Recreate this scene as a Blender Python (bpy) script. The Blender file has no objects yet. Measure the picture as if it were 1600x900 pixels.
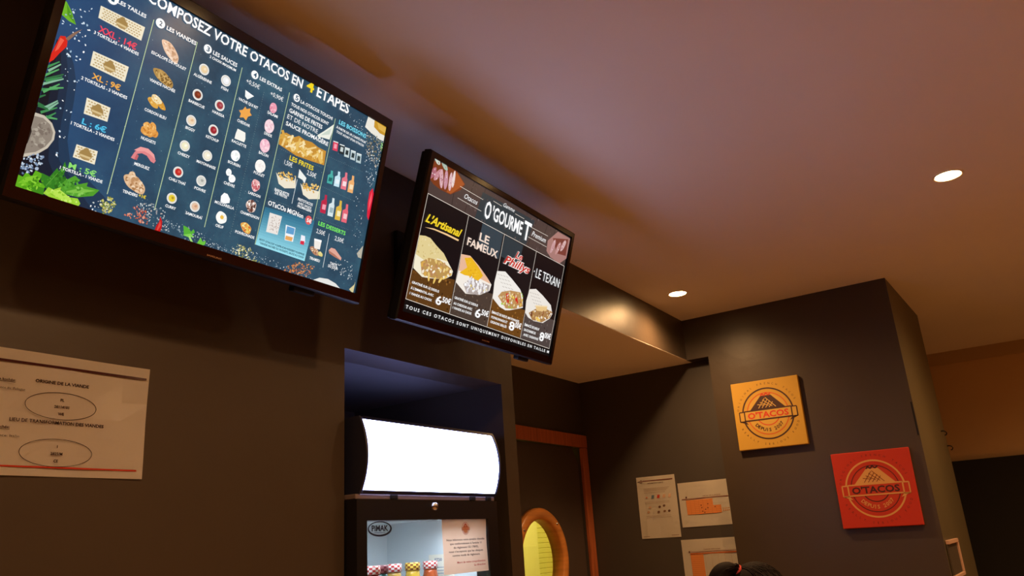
import bpy, bmesh, math, random
from mathutils import Vector, Matrix

scene = bpy.context.scene
COL = scene.collection

# ------------------------------------------------------------------ camera, world, exposure
cam_data = bpy.data.cameras.new('camera')
cam_data.sensor_width = 36.0
cam_data.lens = 27.562
cam = bpy.data.objects.new('camera', cam_data)
COL.objects.link(cam)
RIGHT = Vector((0.54607478, -0.835269, -0.06424972))
DOWN = Vector((0.22798192, 0.2219711, -0.94802588))
FWD = Vector((0.80611821, 0.50304526, 0.31163905))
cam.matrix_world = Matrix((
    (RIGHT.x, -DOWN.x, -FWD.x, 0.0),
    (RIGHT.y, -DOWN.y, -FWD.y, 0.0),
    (RIGHT.z, -DOWN.z, -FWD.z, 1.6),
    (0, 0, 0, 1)))
cam_data.clip_start = 0.02
scene.camera = cam

world = bpy.data.worlds.new('world')
world.use_nodes = True
world.node_tree.nodes['Background'].inputs[0].default_value = (0.02, 0.014, 0.01, 1)
world.node_tree.nodes['Background'].inputs[1].default_value = 0.3
scene.world = world

scene.view_settings.view_transform = 'Standard'
scene.view_settings.look = 'None'
scene.view_settings.gamma = 1.0
scene.view_settings.use_curve_mapping = False
scene.view_settings.exposure = 0.0

LAMP_POWER = 54.0                     # W of every ceiling downlight
LAMP_COLOUR = (1.0, 0.56, 0.245)
GLASS_PANEL_GLOW = 12.0                # luminous header panel of the fridge
rnd = random.Random(11)

# ------------------------------------------------------------------ helpers
def lin(h):
    if not isinstance(h, str):
        return h
    out = []
    for i in (0, 2, 4):
        c = int(h[i:i + 2], 16) / 255
        out.append(c / 12.92 if c <= 0.04045 else ((c + 0.055) / 1.055) ** 2.4)
    return tuple(out)

def mat(name, colour, rough=0.5, metal=0.0, spec=0.5, vary=0.0, scale=8.0, bump=0.0, bscale=60.0, emit=None, estr=0.0, stretch=None):
    m = bpy.data.materials.new(name)
    m.use_nodes = True
    nt = m.node_tree
    b = nt.nodes['Principled BSDF']
    c = lin(colour)
    b.inputs['Base Color'].default_value = (*c, 1)
    b.inputs['Roughness'].default_value = rough
    b.inputs['Metallic'].default_value = metal
    b.inputs['Specular IOR Level'].default_value = spec
    if emit is not None:
        b.inputs['Emission Color'].default_value = (*lin(emit), 1)
        b.inputs['Emission Strength'].default_value = estr
    if vary or bump:
        tc = nt.nodes.new('ShaderNodeTexCoord')
        src = tc.outputs['Object']
        if stretch:
            mp = nt.nodes.new('ShaderNodeMapping')
            mp.inputs['Scale'].default_value = stretch
            nt.links.new(src, mp.inputs[0])
            src = mp.outputs[0]
    if vary:
        n = nt.nodes.new('ShaderNodeTexNoise')
        n.inputs['Scale'].default_value = scale
        n.inputs['Detail'].default_value = 6
        r = nt.nodes.new('ShaderNodeValToRGB')
        r.color_ramp.elements[0].color = (*[max(0, v * (1 - vary)) for v in c], 1)
        r.color_ramp.elements[1].color = (*[min(1, v * (1 + vary)) for v in c], 1)
        r.color_ramp.elements[0].position = 0.3
        r.color_ramp.elements[1].position = 0.7
        nt.links.new(src, n.inputs['Vector'])
        nt.links.new(n.outputs['Fac'], r.inputs[0])
        nt.links.new(r.outputs[0], b.inputs['Base Color'])
    if bump:
        n2 = nt.nodes.new('ShaderNodeTexNoise')
        n2.inputs['Scale'].default_value = bscale
        n2.inputs['Detail'].default_value = 4
        bp = nt.nodes.new('ShaderNodeBump')
        bp.inputs['Strength'].default_value = bump
        bp.inputs['Distance'].default_value = 0.004
        nt.links.new(src, n2.inputs['Vector'])
        nt.links.new(n2.outputs['Fac'], bp.inputs['Height'])
        nt.links.new(bp.outputs[0], b.inputs['Normal'])
    return m

def glow_print(name, strength, rough=0.2):
    """picture on a lit screen: the colour attribute is what the panel emits"""
    m = bpy.data.materials.new(name)
    m.use_nodes = True
    nt = m.node_tree
    b = nt.nodes['Principled BSDF']
    a = nt.nodes.new('ShaderNodeAttribute')
    a.attribute_name = 'ink'
    b.inputs['Base Color'].default_value = (0.01, 0.01, 0.01, 1)
    b.inputs['Roughness'].default_value = rough
    nt.links.new(a.outputs['Color'], b.inputs['Emission Color'])
    b.inputs['Emission Strength'].default_value = strength
    return m

def ink_print(name, rough=0.6):
    m = bpy.data.materials.new(name)
    m.use_nodes = True
    nt = m.node_tree
    b = nt.nodes['Principled BSDF']
    a = nt.nodes.new('ShaderNodeAttribute')
    a.attribute_name = 'ink'
    b.inputs['Roughness'].default_value = rough
    nt.links.new(a.outputs['Color'], b.inputs['Base Color'])
    return m

def link(name, mesh, parent=None, material=None, kind=None, label=None):
    o = bpy.data.objects.new(name, mesh)
    COL.objects.link(o)
    if material is not None:
        mesh.materials.append(material)
    if parent is not None:
        o.parent = parent
    if kind:
        o['kind'] = kind
    if label:
        o['label'] = label
    return o

def from_bm(name, bm, material=None, parent=None, kind=None, label=None, smooth=False):
    me = bpy.data.meshes.new(name)
    bmesh.ops.recalc_face_normals(bm, faces=bm.faces)
    bm.to_mesh(me)
    bm.free()
    if smooth:
        for p in me.polygons:
            p.use_smooth = True
    return link(name, me, parent, material, kind, label)

def add_box(bm, x0, y0, z0, x1, y1, z1, bevel=0.0, M=None):
    vs = [bm.verts.new(v) for v in ((x0, y0, z0), (x1, y0, z0), (x1, y1, z0), (x0, y1, z0), (x0, y0, z1), (x1, y0, z1), (x1, y1, z1), (x0, y1, z1))]
    fs = [bm.faces.new([vs[i] for i in f]) for f in ((0, 3, 2, 1), (4, 5, 6, 7), (0, 1, 5, 4), (1, 2, 6, 5), (2, 3, 7, 6), (3, 0, 4, 7))]
    if bevel:
        es = list({e for f in fs for e in f.edges})
        r = bmesh.ops.bevel(bm, geom=es, offset=bevel, segments=2, affect='EDGES', profile=0.5)
        vs = list({v for f in r['faces'] for v in f.verts} | {v for v in vs if v.is_valid})
    if M is not None:
        bmesh.ops.transform(bm, matrix=M, verts=vs)
    return vs

def box(name, x0, y0, z0, x1, y1, z1, material, parent=None, bevel=0.0, kind=None, label=None):
    bm = bmesh.new()
    add_box(bm, min(x0, x1), min(y0, y1), min(z0, z1), max(x0, x1), max(y0, y1), max(z0, z1), bevel)
    return from_bm(name, bm, material, parent, kind, label)

def add_lathe(bm, profile, n=32, M=None, close=False):
    """profile of (radius, height) spun about local z"""
    rings = []
    for r, h in profile:
        if r < 1e-6:
            rings.append([bm.verts.new((0, 0, h))])
        else:
            rings.append([bm.verts.new((r * math.cos(2 * math.pi * i / n), r * math.sin(2 * math.pi * i / n), h)) for i in range(n)])
    pairs = list(zip(rings, rings[1:])) + ([(rings[-1], rings[0])] if close else [])
    for a, b in pairs:
        for i in range(n):
            j = (i + 1) % n
            if len(a) == 1 and len(b) == 1:
                continue
            if len(a) == 1:
                bm.faces.new((a[0], b[i], b[j]))
            elif len(b) == 1:
                bm.faces.new((a[i], a[j], b[0]))
            else:
                bm.faces.new((a[i], a[j], b[j], b[i]))
    vs = [v for r in rings for v in r]
    if M is not None:
        bmesh.ops.transform(bm, matrix=M, verts=vs)
    return vs

def lathe(name, profile, material, parent=None, n=32, M=None, close=False, label=None, kind=None, smooth=True):
    bm = bmesh.new()
    add_lathe(bm, profile, n, M, close)
    return from_bm(name, bm, material, parent, kind, label, smooth)

def add_tube(bm, pts, radii, n=10):
    rings = []
    for i, p in enumerate(pts):
        p = Vector(p)
        d = (Vector(pts[min(i + 1, len(pts) - 1)]) - Vector(pts[max(i - 1, 0)])).normalized()
        u = d.cross(Vector((0.3, 0.2, 0.93))).normalized()
        w = d.cross(u).normalized()
        r = radii[i] if isinstance(radii, (list, tuple)) else radii
        rings.append([bm.verts.new(p + (u * math.cos(2 * math.pi * k / n) + w * math.sin(2 * math.pi * k / n)) * r) for k in range(n)])
    for a, b in zip(rings, rings[1:]):
        for k in range(n):
            bm.faces.new((a[k], a[(k + 1) % n], b[(k + 1) % n], b[k]))
    bm.faces.new(rings[0]); bm.faces.new(rings[-1])

def thing(name, label, category, loc=(0, 0, 0), group=None, M=None):
    o = bpy.data.objects.new(name, None)
    o.empty_display_size = 0.05
    COL.objects.link(o)
    if M is not None:
        o.matrix_world = M
    else:
        o.location = loc
    return tag(o, label, category, group)

def tag(o, label, category, group=None):
    o['label'] = label
    o['category'] = category
    if group:
        o['group'] = group
    return o

# ------------------------------------------------------------------ flat print: lettering and pictures as thin layers
_glyphs = {}
def text_shapes(txt, bold=0, shear=0.0):
    key = (txt, bold, shear)
    if key in _glyphs:
        return _glyphs[key]
    cu = bpy.data.curves.new('lettering', 'FONT')
    cu.body = txt
    cu.size = 1.0
    cu.resolution_u = 2
    cu.offset = (0.0, 0.022, 0.03, 0.04, 0.075, 0.012)[bold]
    if bold == 5:
        cu.space_character = 1.5
    cu.shear = shear
    o = bpy.data.objects.new('lettering', cu)
    COL.objects.link(o)
    dg = bpy.context.evaluated_depsgraph_get()
    ev = o.evaluated_get(dg)
    me = ev.to_mesh()
    V = [(v.co.x, v.co.y) for v in me.vertices]
    F = [tuple(p.vertices) for p in me.polygons]
    ev.to_mesh_clear()
    bpy.data.objects.remove(o)
    bpy.data.curves.remove(cu)
    _glyphs[key] = (V, F)
    return V, F

class Print:
    STEP = 0.0002
    def __init__(self, w=None, h=None):
        self.V, self.F, self.C = [], [], []
        self.w, self.h, self.layer, self.nth = w, h, 1, 0
        self.rnd = random.Random(5)
    def _clip(self, pts):
        if self.w is None:
            return pts
        for ax, lim, sgn in ((0, 0, 1), (0, self.w, -1), (1, 0, 1), (1, self.h, -1)):
            out = []
            for i in range(len(pts)):
                a, b = pts[i - 1], pts[i]
                da, db = (a[ax] - lim) * sgn, (b[ax] - lim) * sgn
                if (da >= 0) != (db >= 0):
                    t = da / (da - db)
                    out.append((a[0] + (b[0] - a[0]) * t, a[1] + (b[1] - a[1]) * t))
                if db >= 0:
                    out.append(b)
            pts = out
            if len(pts) < 3:
                return []
        return pts
    def poly(self, pts, col, dl=0):
        pts = self._clip(pts)
        if len(pts) < 3:
            return
        n = len(self.V)
        z = (self.layer + dl + self.nth * .012) * self.STEP
        self.V += [(x, y, z) for x, y in pts]
        self.F.append(tuple(range(n, n + len(pts))))
        self.C.append(lin(col))
    def ell(self, cx, cy, rx, ry, col, rot=0, n=24, dl=0, wob=0.0):
        c, s = math.cos(math.radians(rot)), math.sin(math.radians(rot))
        pts = []
        ph = [self.rnd.uniform(0, 6.28) for _ in range(3)]
        for i in range(n):
            a = 2 * math.pi * i / n
            k = 1 + wob * (math.sin(2 * a + ph[0]) * .5 + math.sin(3 * a + ph[1]) * .5 + math.sin(5 * a + ph[2]) * .4)
            x, y = rx * k * math.cos(a), ry * k * math.sin(a)
            pts.append((cx + x * c - y * s, cy + x * s + y * c))
        self.poly(pts, col, dl)
    def ring(self, cx, cy, r0, r1, col, a0=0, a1=360, n=48, dl=0):
        k = max(4, int(n * abs(a1 - a0) / 360))
        for i in range(k):
            a, b = math.radians(a0 + (a1 - a0) * i / k), math.radians(a0 + (a1 - a0) * (i + 1) / k)
            self.poly([(cx + r0 * math.cos(a), cy + r0 * math.sin(a)), (cx + r1 * math.cos(a), cy + r1 * math.sin(a)), (cx + r1 * math.cos(b), cy + r1 * math.sin(b)), (cx + r0 * math.cos(b), cy + r0 * math.sin(b))], col, dl)
    def line(self, x0, y0, x1, y1, w, col, dl=0):
        d = math.hypot(x1 - x0, y1 - y0) or 1
        nx, ny = -(y1 - y0) / d * w / 2, (x1 - x0) / d * w / 2
        self.poly([(x0 + nx, y0 + ny), (x0 - nx, y0 - ny), (x1 - nx, y1 - ny), (x1 + nx, y1 + ny)], col, dl)
    def rect(self, x0, y0, x1, y1, col, dl=0):
        self.poly([(x0, y0), (x1, y0), (x1, y1), (x0, y1)], col, dl)
    def frame(self, x0, y0, x1, y1, w, col, dl=0):
        for a in ((x0, y0, x1, y0), (x1, y0, x1, y1), (x1, y1, x0, y1), (x0, y1, x0, y0)):
            self.line(*a, w, col, dl)
    def text(self, txt, x, y, width, cap, col, bold=1, shear=0.0, dl=0, angle=0.0, align='L'):
        V, F = text_shapes(txt, bold, shear)
        if not V:
            return
        x0, x1 = min(v[0] for v in V), max(v[0] for v in V)
        sy = cap / 0.729
        sx = (width / (x1 - x0)) if width else sy
        off = 0 if align == 'L' else -(x1 - x0) * sx / 2
        n = len(self.V)
        z = (self.layer + dl) * self.STEP
        c, s = math.cos(angle), math.sin(angle)
        for vx, vy in V:
            px, py = (vx - x0) * sx + off, vy * sy
            self.V.append((x + px * c - py * s, y + px * s + py * c, z))
        lc = lin(col)
        for f in F:
            self.F.append(tuple(n + i for i in f))
            self.C.append(lc)
    def arc_text(self, txt, cx, cy, r, a0, a1, cap, col, bold=1, dl=0, inward=False):
        """letters spread from angle a0 to a1; inward = read along the bottom of a ring"""
        n = len(txt)
        for i, ch in enumerate(txt):
            if ch == ' ':
                continue
            a = math.radians(a0 + (a1 - a0) * i / max(1, n - 1))
            rot = a + math.pi / 2 if inward else a - math.pi / 2
            rr = r + cap / 2 if inward else r - cap / 2
            self.text(ch, cx + rr * math.cos(a), cy + rr * math.sin(a), None, cap, col, bold, 0, dl, rot, 'C')
    def inside(self, poly, p):
        r, j = False, len(poly) - 1
        for i in range(len(poly)):
            (xi, yi), (xj, yj) = poly[i], poly[j]
            if (yi > p[1]) != (yj > p[1]) and p[0] < (xj - xi) * (p[1] - yi) / (yj - yi) + xi:
                r = not r
            j = i
        return r
    def sprinkle(self, poly, cols, n, r0, r1, dl=0):
        xs, ys = [p[0] for p in poly], [p[1] for p in poly]
        k = t = 0
        while k < n and t < n * 8:
            t += 1
            p = (self.rnd.uniform(min(xs), max(xs)), self.rnd.uniform(min(ys), max(ys)))
            if self.inside(poly, p):
                k += 1
                r = self.rnd.uniform(r0, r1)
                self.ell(*p, r, r * self.rnd.uniform(.45, .95), self.rnd.choice(cols), self.rnd.uniform(0, 180), 6, dl + k * .9 / n, .2)
    def run(self, cmds):
        for c in cmds:
            k = c[0]
            self.nth += 1
            if k == 'z':
                self.layer, self.nth = c[1], 0
            elif k == 't':
                keep, self.layer = self.layer, 11
                self.text(*c[1:])
                self.layer = keep
            elif k == 'e':
                keep, self.layer = self.layer, 10
                self.ell(c[1], c[2], c[3], c[4], c[6], c[5])
                self.layer = keep
            elif k == 'p':
                self.poly([(c[1][i], c[1][i + 1]) for i in range(0, len(c[1]), 2)], c[2])
            elif k == 'l':
                self.line(*c[1:])
            elif k == 'd':
                x0, y0, x1, y1, r, n, col = c[1:]
                for i in range(n):
                    f = i / (n - 1)
                    self.ell(x0 + (x1 - x0) * f, y0 + (y1 - y0) * f, r, r, col, 0, 6)
            elif k == 'b':
                cx, cy, rx, ry, rot, col, cols, n, f = c[1:]
                self.ell(cx, cy, rx, ry, col, rot, 28, 0, f * .3)
                cc, ss = math.cos(math.radians(rot)), math.sin(math.radians(rot))
                for i in range(n):
                    a, q = self.rnd.uniform(0, 6.28), math.sqrt(self.rnd.random()) * .8
                    x, y = rx * q * math.cos(a), ry * q * math.sin(a)
                    s = min(rx, ry) * self.rnd.uniform(.16, .36)
                    self.ell(cx + x * cc - y * ss, cy + x * ss + y * cc, s, s * .6, self.rnd.choice(cols), self.rnd.uniform(0, 180), 8, 1 + i * .9 / n, .2)
            elif k == 's':
                self.sprinkle([(c[1][i], c[1][i + 1]) for i in range(0, len(c[1]), 2)], *c[2:])
            elif k == 'c':
                x, y, r, col, col2 = c[1:]
                self.ell(x, y, r, r, 'f4f2ee')
                self.ell(x, y, r * .86, r * .86, 'dcd8d0', 0, 24, 1)
                self.ell(x, y, r * .66, r * .66, col, 0, 24, 2)
                self.ell(x + r * .12, y + r * .1, r * .3, r * .24, col2, 20, 14, 3, .2)
            elif k == 'w':
                q = [(c[1][i], c[1][i + 1]) for i in range(0, 8, 2)]
                self.poly(q, 'f0e6cc')
                def P(u, v):
                    u, v = .045 + u * .91, .07 + v * .86
                    a = (q[3][0] + (q[2][0] - q[3][0]) * u, q[3][1] + (q[2][1] - q[3][1]) * u)
                    b = (q[0][0] + (q[1][0] - q[0][0]) * u, q[0][1] + (q[1][1] - q[0][1]) * u)
                    return (a[0] + (b[0] - a[0]) * v, a[1] + (b[1] - a[1]) * v)
                wd = math.hypot(q[2][0] - q[3][0], q[2][1] - q[3][1])
                nx, ny = max(5, int(wd / 5.2)), 5
                for j in range(ny):
                    for i in range(nx):
                        u, v = (i + .5 + (.5 if j % 2 else 0)) / (nx + .5), (j + .5) / ny
                        x, y = P(u, v)
                        self.ell(x, y, wd / nx * .36, wd / nx * .24, 'c2a876', 0, 6, 1)
                x, y = P(.5, .5)
                hh = 10.5
                self.ell(x, y - 1, hh * .95, hh * .8, 'b0905a', 0, 16, 2)
                self.poly([(x - hh, y - 2), (x + hh, y - 2), (x + hh * .2, y + hh * .95), (x - hh * .2, y + hh * .95)], 'a4854e', 3)
                self.rect(x - hh * .8, y - 5.4, x + hh * .8, y - 2.2, 'd8c08c', 4)
    def build(self, name, material, parent, scale=0.001, origin=(0, 0, 0), ux=(1, 0, 0), uy=(0, 1, 0), label=None, kind=None):
        ux, uy, o = Vector(ux), Vector(uy), Vector(origin)
        un = ux.cross(uy).normalized()
        me = bpy.data.meshes.new(name)
        me.from_pydata([tuple(o + ux * (x * scale) + uy * (y * scale) + un * z) for x, y, z in self.V], [], self.F)
        ca = me.color_attributes.new('ink', 'FLOAT_COLOR', 'CORNER')
        i = 0
        buf = []
        for p, c in zip(me.polygons, self.C):
            buf += [*c, 1.0] * p.loop_total
        ca.data.foreach_set('color', buf)
        me.update()
        return link(name, me, parent, material, kind, label)

# ------------------------------------------------------------------ materials
M_WALL = mat('dark_grey_wall_paint', '453a2f', 0.41, spec=0.42, vary=0.06, scale=3, bump=0.3, bscale=14)
M_WALL_MATT = mat('dark_grey_matt_paint', '443e39', 0.55, vary=0.05, scale=3, bump=0.06, bscale=40)
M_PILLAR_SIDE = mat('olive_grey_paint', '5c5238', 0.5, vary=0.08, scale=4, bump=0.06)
M_CEIL = mat('white_ceiling_paint', 'e2dcd4', 0.8, vary=0.03, scale=1.5, bump=0.03, bscale=30)
M_FAR = mat('cream_far_wall', 'c9a878', 0.7, vary=0.04, scale=2)
M_FAR_BAND = mat('darker_beige_band', 'b09468', 0.7)  # strip along the top of the far wall, darker than the wall
M_BLACKPANEL = mat('black_matt_board', '0a0908', 0.75)
M_FLOOR = mat('brown_wood_floor', 'c8a070', 0.45, vary=0.25, scale=3, stretch=(1, 12, 1))
M_ROOM = mat('warm_beige_wall', 'b89a7c', 0.8)
M_NICHE = mat('dark_niche_paint', '4c4844', 0.55)
M_GLOSSBLACK = mat('glossy_red_black_plastic', '240c07', 0.14, spec=0.7)
M_BLACK = mat('black_plastic', '0c0c0d', 0.6, spec=0.3)
M_EDGE = mat('matt_black_screen_edge', '15151a', 0.6, spec=0.25)
M_STEEL = mat('brushed_steel', 'c8c8cc', 0.25, metal=1.0)
M_SILVERTXT = mat('silver_lettering', 'b8ada4', 0.4, metal=0.6)
M_LAMPTRIM = mat('white_lamp_trim', 'e8e0d4', 0.4)
M_WOODFRAME = mat('reddish_wood', 'b0623a', 0.4, vary=0.25, scale=5, stretch=(14, 14, 1.2))
M_PORTWOOD = mat('varnished_orange_wood', 'cc8844', 0.35, vary=0.2, scale=6, stretch=(1, 1, 8))
M_DOOR = mat('dark_brown_door_paint', '4a403a', 0.45, vary=0.06, scale=4)
M_PAPER = mat('white_paper', 'fbf4e6', 0.45)
M_PAPER_GLOSS = mat('laminated_paper', 'f6efe8', 0.16, spec=0.6)
M_INK = ink_print('printed_ink')
M_INK_GLOSS = ink_print('printed_ink_under_film', 0.16)
M_CANVAS_Y = mat('yellow_canvas', 'c19734', 0.7, bump=0.15, bscale=400)
M_CANVAS_R = mat('red_canvas', 'b8280f', 0.7, bump=0.15, bscale=400)
M_FRIDGE = mat('black_fridge_enamel', '17161c', 0.3)
M_FRIDGE_IN = mat('white_fridge_liner', 'dfe8ee', 0.4)
M_HEADER = mat('header_plastic_with_blue_glow', '25273c', 0.4)  # bluish glow on the dark plastic is put into this colour
M_HAIR = mat('dark_brown_hair', '150c08', 0.75, spec=0.2, vary=0.4, scale=60)
M_SKIN = mat('skin', 'b98662', 0.5)
M_CLOTH = mat('black_cotton', '1a1a1c', 0.85)
M_JEANS = mat('dark_denim', '232a3a', 0.8)
M_TIE = mat('coral_red_elastic', 'd24438', 0.7)

def glass_mat():
    m = bpy.data.materials.new('clear_glass')
    m.use_nodes = True
    nt = m.node_tree
    nt.nodes.remove(nt.nodes['Principled BSDF'])
    out = nt.nodes['Material Output']
    tr = nt.nodes.new('ShaderNodeBsdfTransparent')
    tr.inputs[0].default_value = (0.93, 0.96, 0.97, 1)
    gl = nt.nodes.new('ShaderNodeBsdfGlossy')
    gl.inputs['Roughness'].default_value = 0.03
    lw = nt.nodes.new('ShaderNodeLayerWeight')
    lw.inputs[0].default_value = 0.5
    pw = nt.nodes.new('ShaderNodeMath'); pw.operation = 'POWER'; pw.inputs[1].default_value = 4.0
    fr = nt.nodes.new('ShaderNodeMath'); fr.operation = 'MULTIPLY_ADD'; fr.inputs[1].default_value = 0.7; fr.inputs[2].default_value = 0.035
    nt.links.new(lw.outputs['Facing'], pw.inputs[0])
    nt.links.new(pw.outputs[0], fr.inputs[0])
    mx = nt.nodes.new('ShaderNodeMixShader')
    nt.links.new(fr.outputs[0], mx.inputs[0])
    nt.links.new(tr.outputs[0], mx.inputs[1])
    nt.links.new(gl.outputs[0], mx.inputs[2])
    nt.links.new(mx.outputs[0], out.inputs[0])
    return m
M_GLASS = glass_mat()

def screen_mat(name, c0, c1, c2, blue=None):
    m = bpy.data.materials.new(name)
    m.use_nodes = True
    nt = m.node_tree
    b = nt.nodes['Principled BSDF']
    b.inputs['Base Color'].default_value = (0.01, 0.01, 0.01, 1)
    b.inputs['Roughness'].default_value = 0.2
    tc = nt.nodes.new('ShaderNodeTexCoord')
    n = nt.nodes.new('ShaderNodeTexNoise')
    n.inputs['Scale'].default_value = 9
    n.inputs['Detail'].default_value = 10
    n.inputs['Roughness'].default_value = 0.7
    r = nt.nodes.new('ShaderNodeValToRGB')
    r.color_ramp.elements[0].color = (*lin(c0), 1)
    r.color_ramp.elements[0].position = 0.25
    r.color_ramp.elements[1].color = (*lin(c2), 1)
    r.color_ramp.elements[1].position = 0.75
    e = r.color_ramp.elements.new(0.5)
    e.color = (*lin(c1), 1)
    nt.links.new(tc.outputs['Object'], n.inputs['Vector'])
    nt.links.new(n.outputs['Fac'], r.inputs[0])
    if blue:
        sp = nt.nodes.new('ShaderNodeSeparateXYZ')
        mr = nt.nodes.new('ShaderNodeMapRange')
        mr.inputs[1].default_value, mr.inputs[2].default_value = 0.03, 0.24
        mr.inputs[3].default_value, mr.inputs[4].default_value = 0.75, 0.0
        mx = nt.nodes.new('ShaderNodeMix')
        mx.data_type = 'RGBA'
        mx.inputs['B'].default_value = (*lin(blue), 1)
        nt.links.new(tc.outputs['Object'], sp.inputs[0])
        nt.links.new(sp.outputs[0], mr.inputs[0])
        nt.links.new(mr.outputs[0], mx.inputs['Factor'])
        nt.links.new(r.outputs[0], mx.inputs['A'])
        nt.links.new(mx.outputs['Result'], b.inputs['Emission Color'])
    else:
        nt.links.new(r.outputs[0], b.inputs['Emission Color'])
    b.inputs['Emission Strength'].default_value = 1.0
    return m

# ------------------------------------------------------------------ the room
YA = 1.32          # plane of the wall with the screens
ZC = 2.626         # main ceiling
ZR = 2.423         # lower ceiling of the passage
XB = 3.715         # plane of the wall with the canvases
XC = 3.787         # end wall of the passage
YD = 1.975         # wall with the porthole door
XE = 5.817         # far wall
X0, Y0 = -2.6, -3.6
NX0, NX1, NZ1 = 1.336, 2.013, 2.078      # niche
XEND = 2.080       # end of the screen wall

def struct(name, x0, y0, z0, x1, y1, z1, m, **k):
    return box(name, x0, y0, z0, x1, y1, z1, m, kind='structure', **k)

struct('floor', X0, Y0, -0.05, XE + .1, 3.2, 0.0, M_FLOOR)
struct('ceiling', X0, Y0, ZC, XE + .1, YA + .12, ZC + .1, M_CEIL)
struct('ceiling_passage', XEND + .001, YA + .0012, ZR - .002, XB + .3, YD + .1, ZR + .1, mat('bounce_lit_ceiling_paint', 'f8f4ee', 0.8))  # ceiling white made paler here to stand for missing bounce light

bm = bmesh.new()
add_box(bm, X0, YA, 0, NX0, YA + .1, ZC)                 # left of the niche
add_box(bm, NX0, YA, NZ1, NX1, YA + .1, ZC)              # above the niche
add_box(bm, NX1, YA, 0, XEND, YA + .62, ZR)              # pier between niche and passage
add_box(bm, NX1, YA, ZR, XB + .05, YA + .1, ZC)          # bulkhead running on over the passage
from_bm('wall_left', bm, M_WALL, kind='structure')

bm = bmesh.new()
add_box(bm, NX0 - .06, YA + .1, 0, NX0, YA + .62, NZ1 + .06)
add_box(bm, NX0 - .06, YA + .62, 0, NX1 + .02, YA + .68, NZ1 + .06)
add_box(bm, NX0, YA + .1, NZ1, NX1, YA + .62, NZ1 + .06)
from_bm('wall_niche', bm, M_NICHE, kind='structure')

# wall with the canvases (a pillar) and its lintel over the passage
bm = bmesh.new()
P_ = [(XB, 1.21), (XB, .361), (4.588, .331), (4.588, 1.21)]
lo = [bm.verts.new((x, y, 0)) for x, y in P_]
hi = [bm.verts.new((x, y, ZC)) for x, y in P_]
for i in range(4):
    j = (i + 1) % 4
    bm.faces.new((lo[i], lo[j], hi[j], hi[i]))
bm.faces.new(lo); bm.faces.new(hi)
add_box(bm, XB, 1.2095, ZR - .0015, XB + .3, YA + .1, ZC)
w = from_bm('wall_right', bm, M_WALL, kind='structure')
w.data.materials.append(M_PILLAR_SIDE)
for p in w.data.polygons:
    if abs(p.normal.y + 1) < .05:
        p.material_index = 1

struct('wall_passage_end', XC, 1.21, 0, XC + .1, YD + .1, ZR, M_WALL_MATT)
# wall with the door opening
DX0, DX1, DZ1 = 2.93, 3.72, 2.068
bm = bmesh.new()
add_box(bm, XEND - .3, YD, 0, DX0, YD + .1, ZR)
add_box(bm, DX0, YD, DZ1, DX1, YD + .1, ZR)
add_box(bm, DX1, YD, 0, XC, YD + .1, ZR)
from_bm('wall_passage_back', bm, M_WALL_MATT, kind='structure')

struct('wall_far', XE, Y0, 0, XE + .1, 1.4, ZC, M_FAR)
struct('trim_1', XE - .012, Y0, 2.545, XE, 1.2, ZC, M_FAR_BAND)
struct('trim_2', XE - .03, Y0, 0, XE, 1.2, 1.927, M_BLACKPANEL)
struct('wall_behind_pillar', 4.588, .9, 0, XE, 1.0, ZC, M_WALL_MATT)
struct('wall_near', X0 - .1, Y0, 0, X0, YA + .1, ZC, M_ROOM)
struct('wall_back', X0, Y0 - .1, 0, XE + .1, Y0, ZC, M_ROOM)

# ---- door with porthole
door = thing('door_1', 'dark door with a round wooden porthole in a reddish frame', 'door', (0, 0, 0))
del door['category'], door['label']
door['kind'] = 'structure'
bm = bmesh.new()
add_box(bm, DX0 - .06, YD - .018, 2.068, XC - .002, YD + .0, 2.133, .003)
from_bm('door_header', bm, M_WOODFRAME, door)
bm = bmesh.new()
add_box(bm, 3.722, YD - .018, 0, XC - .004, YD, 2.066, .003)
from_bm('door_jamb', bm, M_WOODFRAME, door)
bm = bmesh.new()
add_box(bm, DX0 - .06, YD - .018, 0, DX0 + .004, YD, 2.066, .003)
from_bm('door_jamb', bm, M_WOODFRAME, door)
PCX, PCZ, PR = 3.255, 1.525, .235
bm = bmesh.new()
N = 48
yf, yb = YD + .012, YD + .05
rim = []
for yy in (yf, yb):
    rim.append([bm.verts.new((PCX + .192 * math.cos(2 * math.pi * i / N), yy, PCZ + .192 * math.sin(2 * math.pi * i / N))) for i in range(N)])
outr = []
for yy in (yf, yb):
    r_ = []
    for i in range(N):
        a = 2 * math.pi * i / N
        cx, sx = math.cos(a), math.sin(a)
        k = min((DX1 - .003 - PCX) / cx if cx > 1e-6 else (DX0 + .006 - PCX) / cx if cx < -1e-6 else 9,
                (DZ1 - .004 - PCZ) / sx if sx > 1e-6 else (0.01 - PCZ) / sx if sx < -1e-6 else 9)
        r_.append(bm.verts.new((PCX + cx * k, yy, PCZ + sx * k)))
    outr.append(r_)
for k_, (ri, ro) in enumerate(zip(rim, outr)):
    for i in range(N):
        j = (i + 1) % N
        bm.faces.new((ri[i], ri[j], ro[j], ro[i]))
for i in range(N):
    j = (i + 1) % N
    bm.faces.new((rim[0][i], rim[0][j], rim[1][j], rim[1][i]))
    bm.faces.new((outr[0][i], outr[0][j], outr[1][j], outr[1][i]))
from_bm('door_leaf', bm, M_DOOR, door)
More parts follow.
